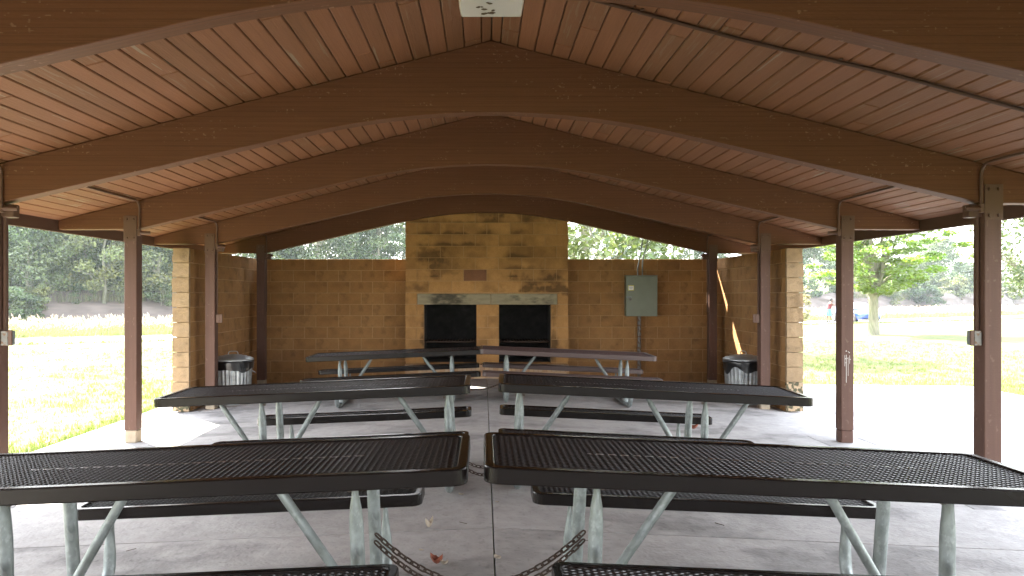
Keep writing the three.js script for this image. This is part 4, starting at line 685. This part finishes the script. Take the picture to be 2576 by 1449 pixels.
// ---------------------------------------------------------------- blue sedan
{
  const d = 56.5, o = thing('car', 'blue sedan parked on the road behind the young tree', 'car', [(2148 - 1216) / 1900 * d, lawnY(d) + 0.012, -d], -Math.PI / 2 + 0.03);
  const paint = phy({ color: C(0.012, 0.045, 0.26), roughness: 0.28, metalness: 0.35, clearcoat: 1, clearcoatRoughness: 0.06 }), glass = phy({ color: C(0.03, 0.035, 0.04), roughness: 0.05, clearcoat: 1 }), dark = std({ color: C(0.015, 0.015, 0.016), roughness: 0.7 }), chrome = std({ color: C(0.6, 0.6, 0.6), metalness: 0.9, roughness: 0.25 }), lampM = phy({ color: C(0.75, 0.78, 0.8), roughness: 0.1, clearcoat: 1 });
  const loft = (st, close = true) => { const p = [], ix = []; st.forEach((ring) => ring.forEach((q) => p.push(...q))); const n = st[0].length; for (let i = 0; i < st.length - 1; i++) for (let k = 0; k < n; k++) { const a = i * n + k, b = i * n + (k + 1) % n; ix.push(a, a + n, b, b, a + n, b + n); } if (close) for (const [i, f] of [[0, 1], [st.length - 1, 0]]) for (let k = 1; k < n - 1; k++) f ? ix.push(i * n, i * n + k, i * n + k + 1) : ix.push(i * n, i * n + k + 1, i * n + k); return toCreasedNormals(geo(p, ix), 0.6); };
  const sect = (x, w, lo, hi) => { const half = [[0.9, lo], [0.97, lo + 0.1], [1, lo + (hi - lo) * 0.45], [0.985, hi - 0.12], [0.93, hi - 0.03], [0.6, hi + 0.02], [0, hi + 0.035]]; return [...half.map(([a, y]) => [x, y, a * w]), ...half.slice(0, -1).reverse().map(([a, y]) => [x, y, -a * w])]; };
  part('body', loft([[-2.3, 0.70, 0.42, 0.86], [-2.18, 0.80, 0.3, 0.98], [-1.75, 0.86, 0.22, 1.03], [-1.0, 0.885, 0.2, 1.0], [0, 0.89, 0.2, 0.97], [0.85, 0.885, 0.2, 0.95], [1.5, 0.87, 0.2, 0.87], [2.0, 0.82, 0.22, 0.76], [2.22, 0.74, 0.28, 0.66], [2.31, 0.62, 0.36, 0.58]].map((a) => sect(...a))), paint, o);
  const cab = (x0, x1, w, y) => [[x0, y, w], [x1, y, w], [x1, y, -w], [x0, y, -w]];
  part('window_glass', loft([cab(-1.72, 1.06, 0.80, 0.97), cab(-1.5, 0.78, 0.775, 1.12), cab(-1.05, 0.28, 0.66, 1.385)]), glass, o);
  part('roof', loft([cab(-1.1, 0.33, 0.675, 1.37), cab(-0.98, 0.22, 0.64, 1.425), cab(-0.7, 0.0, 0.4, 1.45)]), paint, o);
  for (const s of [-1, 1]) {
    part('pillar', rod([V(1.06, 0.97, s * 0.8), V(0.3, 1.39, s * 0.665)], 0.035, 6), paint, o); part('pillar', rod([V(-1.72, 0.99, s * 0.79), V(-1.06, 1.39, s * 0.665)], 0.05, 6), paint, o); part('pillar', rod([V(-0.35, 0.98, s * 0.81), V(-0.38, 1.39, s * 0.668)], 0.035, 6), paint, o);
    part('mirror', at(new THREE.SphereGeometry(0.1, 10, 8).scale(0.7, 0.75, 1), 0.72, 1.02, s * 0.97), paint, o);
    const h = part('headlight', at(new THREE.SphereGeometry(0.17, 14, 10).scale(0.85, 0.55, 1.25), 2.03, 0.665, s * 0.58), lampM, o);
    part('fog_light', at(cyl(0.06, 0.06, 0.05, 12).rotateZ(Math.PI / 2), 2.235, 0.38, s * 0.55), lampM, o);
    part('door_handle', at(cbox(0.16, 0.03, 0.03, 0.01), -0.1, 0.86, s * 0.885), paint, o);
    for (const x of [-1.38, 1.4]) {
      part('wheel_arch', at(cyl(0.385, 0.385, 0.05, 24).rotateX(Math.PI / 2), x, 0.34, s * 0.862), dark, o);
      const w = part('wheel', at(new THREE.TorusGeometry(0.245, 0.078, 10, 28), x, 0.322, s * 0.84), dark, o);
      part('rim', at(cyl(0.21, 0.21, 0.1, 20).rotateX(Math.PI / 2), x, 0.322, s * 0.85), chrome, w);
      for (let k = 0; k < 5; k++) { const sp = cbox(0.05, 0.19, 0.03, 0.008); sp.translate(0, 0.1, 0); sp.rotateZ(k * 1.2566); part('spoke', at(sp, x, 0.322, s * 0.905), M.galvDark, w); }
    }
  }
  const gr = part('grille', at(cbox(0.05, 0.16, 0.78, 0.02), 2.262, 0.56, 0), dark, o); for (let i = 0; i < 4; i++) part('grille_bar', at(cbox(0.02, 0.016, 0.76, 0.004), 2.294, 0.5 + i * 0.04, 0), paint, gr);
  part('lower_intake', at(cbox(0.08, 0.1, 1.05, 0.03), 2.245, 0.34, 0), dark, o); part('number_plate', at(cbox(0.015, 0.12, 0.32, 0.003), 2.31, 0.43, 0), M.white, o); part('bumper_lip', at(cbox(0.16, 0.05, 1.35, 0.02), 2.2, 0.245, 0), dark, o);
  part('wiper', rod([V(1.02, 1.0, 0.5), V(0.86, 1.1, -0.1)], 0.012, 5), dark, o);
}

// ---------------------------------------------------------------- person leaning to the car
{
  const d = 55.2, o = thing('person', 'person in dark red sleeveless top and teal shorts reaching toward the blue car', 'person', [(2085 - 1216) / 1900 * d - C0, lawnY(d) + 0.012, -d], 0);
  function field(bones, lo, hi, res, k) {                       // smooth union of tapered capsules, meshed
    const mc = new MarchingCubes(res, std({}), false, false, 60000), size = [hi[0] - lo[0], hi[1] - lo[1], hi[2] - lo[2]], half = Math.max(...size) / 2, c = [0, 1, 2].map((i) => (lo[i] + hi[i]) / 2), h = res / 2; mc.isolation = 0;
    for (let z = 0; z < res; z++) for (let y = 0; y < res; y++) for (let x = 0; x < res; x++) {
      const p = [(x - h) / h * half + c[0], (y - h) / h * half + c[1], (z - h) / h * half + c[2]]; let s = 0;
      for (const [a, b, ra, rb] of bones) { const ba = [b[0] - a[0], b[1] - a[1], b[2] - a[2]], pa = [p[0] - a[0], p[1] - a[1], p[2] - a[2]], t = clamp((pa[0] * ba[0] + pa[1] * ba[1] + pa[2] * ba[2]) / (ba[0] ** 2 + ba[1] ** 2 + ba[2] ** 2 + 1e-9)); s += Math.exp(-(Math.hypot(pa[0] - ba[0] * t, pa[1] - ba[1] * t, pa[2] - ba[2] * t) - ra - (rb - ra) * t) / k); }
      mc.field[x + y * res + z * res * res] = s > 0 ? k * Math.log(s) : -9;
    }
    mc.update(); const n = mc.count, g = new THREE.BufferGeometry(), q = new Float32Array(n * 3);
    for (let i = 0; i < n; i++) for (let j = 0; j < 3; j++) q[i * 3 + j] = mc.positionArray[i * 3 + j] * half + c[j];
    g.setAttribute('position', new THREE.BufferAttribute(q, 3)); g.setAttribute('normal', new THREE.BufferAttribute(mc.normalArray.slice(0, n * 3), 3)); g.setAttribute('uv', new THREE.BufferAttribute(new Float32Array(n * 2), 2));
    return g;
  }
  // faces +x, bent a little forward at the hips, both arms reaching forward and down
  const J = { hip: [0, 0.93, 0], belly: [0.02, 1.08, 0], chest: [0.09, 1.30, 0], neck: [0.14, 1.47, 0], head: [0.2, 1.58, 0], crown: [0.2, 1.655, 0] };
  const leg = (s, fx) => [[[0, 0.9, s * 0.09], [fx * 0.6, 0.5, s * 0.1], 0.085, 0.06], [[fx * 0.6, 0.5, s * 0.1], [fx * 0.4, 0.09, s * 0.105], 0.058, 0.036]];
  const hands = [[0.66, 1.2, 0.14], [0.7, 1.32, -0.16]];
  const arm = (s, hnd, el) => [[[0.1, 1.4, s * 0.17], el, 0.05, 0.038], [el, [hnd[0] - 0.05, hnd[1] + 0.01, hnd[2]], 0.038, 0.026]];
  const body = field([[J.hip, J.belly, 0.13, 0.115], [J.belly, J.chest, 0.115, 0.13], [[0.08, 1.38, -0.13], [0.08, 1.38, 0.13], 0.06, 0.06], [J.chest, J.neck, 0.09, 0.05], [J.neck, J.head, 0.048, 0.06], ...leg(1, 0.08), ...leg(-1, -0.08), ...arm(1, hands[0], [0.38, 1.2, 0.19]), ...arm(-1, hands[1], [0.4, 1.28, -0.2])], [-0.6, -0.02, -0.6], [0.9, 1.8, 0.6], 92, 0.018);
  const head = field([[[0.2, 1.6, 0], [0.205, 1.65, 0], 0.085, 0.088], [[0.235, 1.545, 0], [0.25, 1.6, 0], 0.05, 0.06], [[0.285, 1.6, 0], [0.305, 1.58, 0], 0.01, 0.015], [[0.2, 1.6, -0.088], [0.2, 1.615, -0.09], 0.016, 0.018], [[0.2, 1.6, 0.088], [0.2, 1.615, 0.09], 0.016, 0.018], [[0.28, 1.545, -0.02], [0.28, 1.545, 0.02], 0.012, 0.012]], [0.05, 1.45, -0.15], [0.35, 1.75, 0.15], 40, 0.012);
  const hand = (h, s) => field([[[h[0] - 0.06, h[1] + 0.01, h[2]], [h[0] + 0.01, h[1], h[2]], 0.026, 0.03], ...[-0.03, -0.01, 0.01, 0.03].flatMap((q, i) => { const L = [0.06, 0.075, 0.078, 0.062][i]; return [[[h[0] + 0.015, h[1], h[2] + q], [h[0] + 0.015 + L * 0.5, h[1] + 0.004, h[2] + q * 1.1], 0.0095, 0.009], [[h[0] + 0.015 + L * 0.5, h[1] + 0.004, h[2] + q * 1.1], [h[0] + 0.015 + L, h[1] - 0.018, h[2] + q * 1.15], 0.009, 0.008]]; }), [[h[0] - 0.03, h[1], h[2] - s * 0.025], [h[0] + 0.02, h[1] - 0.01, h[2] - s * 0.065], 0.012, 0.009]], [h[0] - 0.11, h[1] - 0.1, h[2] - 0.1], [h[0] + 0.12, h[1] + 0.1, h[2] + 0.1], 44, 0.004);
  const skin = std({ color: C(0.10, 0.055, 0.035), roughness: 0.6 }), topM = std({ color: C(0.10, 0.018, 0.022), roughness: 0.9 }), shortsM = std({ color: C(0.06, 0.30, 0.28), roughness: 0.9 }), hair = std({ color: C(0.012, 0.011, 0.01), roughness: 0.9 });
  part('body', mergeGeometries([body, head, hand(hands[0], 1), hand(hands[1], -1)]), skin, o);
  part('sleeveless_top', field([[[0, 0.98, 0], J.belly, 0.15, 0.135], [J.belly, J.chest, 0.135, 0.148], [J.chest, [0.1, 1.37, 0], 0.145, 0.09], [[0.09, 1.385, -0.1], [0.09, 1.385, 0.1], 0.07, 0.07]], [-0.35, 0.75, -0.4], [0.45, 1.55, 0.4], 56, 0.02), topM, o);
  part('shorts', field([[[0, 0.97, 0], [0, 0.9, 0], 0.148, 0.14], [[0, 0.88, 0.09], [0.035, 0.56, 0.1], 0.105, 0.092], [[0, 0.88, -0.09], [-0.035, 0.56, -0.1], 0.105, 0.092]], [-0.3, 0.42, -0.35], [0.3, 1.14, 0.35], 52, 0.015), shortsM, o);
  part('hair', field([[[0.175, 1.655, 0], [0.195, 1.69, 0], 0.095, 0.075], [[0.13, 1.6, 0], [0.17, 1.66, 0], 0.06, 0.08]], [0, 1.5, -0.16], [0.33, 1.8, 0.16], 40, 0.012), hair, o);
  for (const [s, x] of [[1, 0.032], [-1, -0.032]]) part('shoe', field([[[x - 0.05, 0.045, s * 0.105], [x + 0.14, 0.038, s * 0.115], 0.046, 0.04], [[x - 0.02, 0.09, s * 0.105], [x, 0.05, s * 0.105], 0.045, 0.045]], [x - 0.2, -0.05, s * 0.11 - 0.15], [x + 0.25, 0.2, s * 0.11 + 0.15], 36, 0.01), hair, o);
}

scene.fog = new THREE.FogExp2(C(0.82, 0.92, 1.0), 0.00026);
renderer.render(scene, camera);
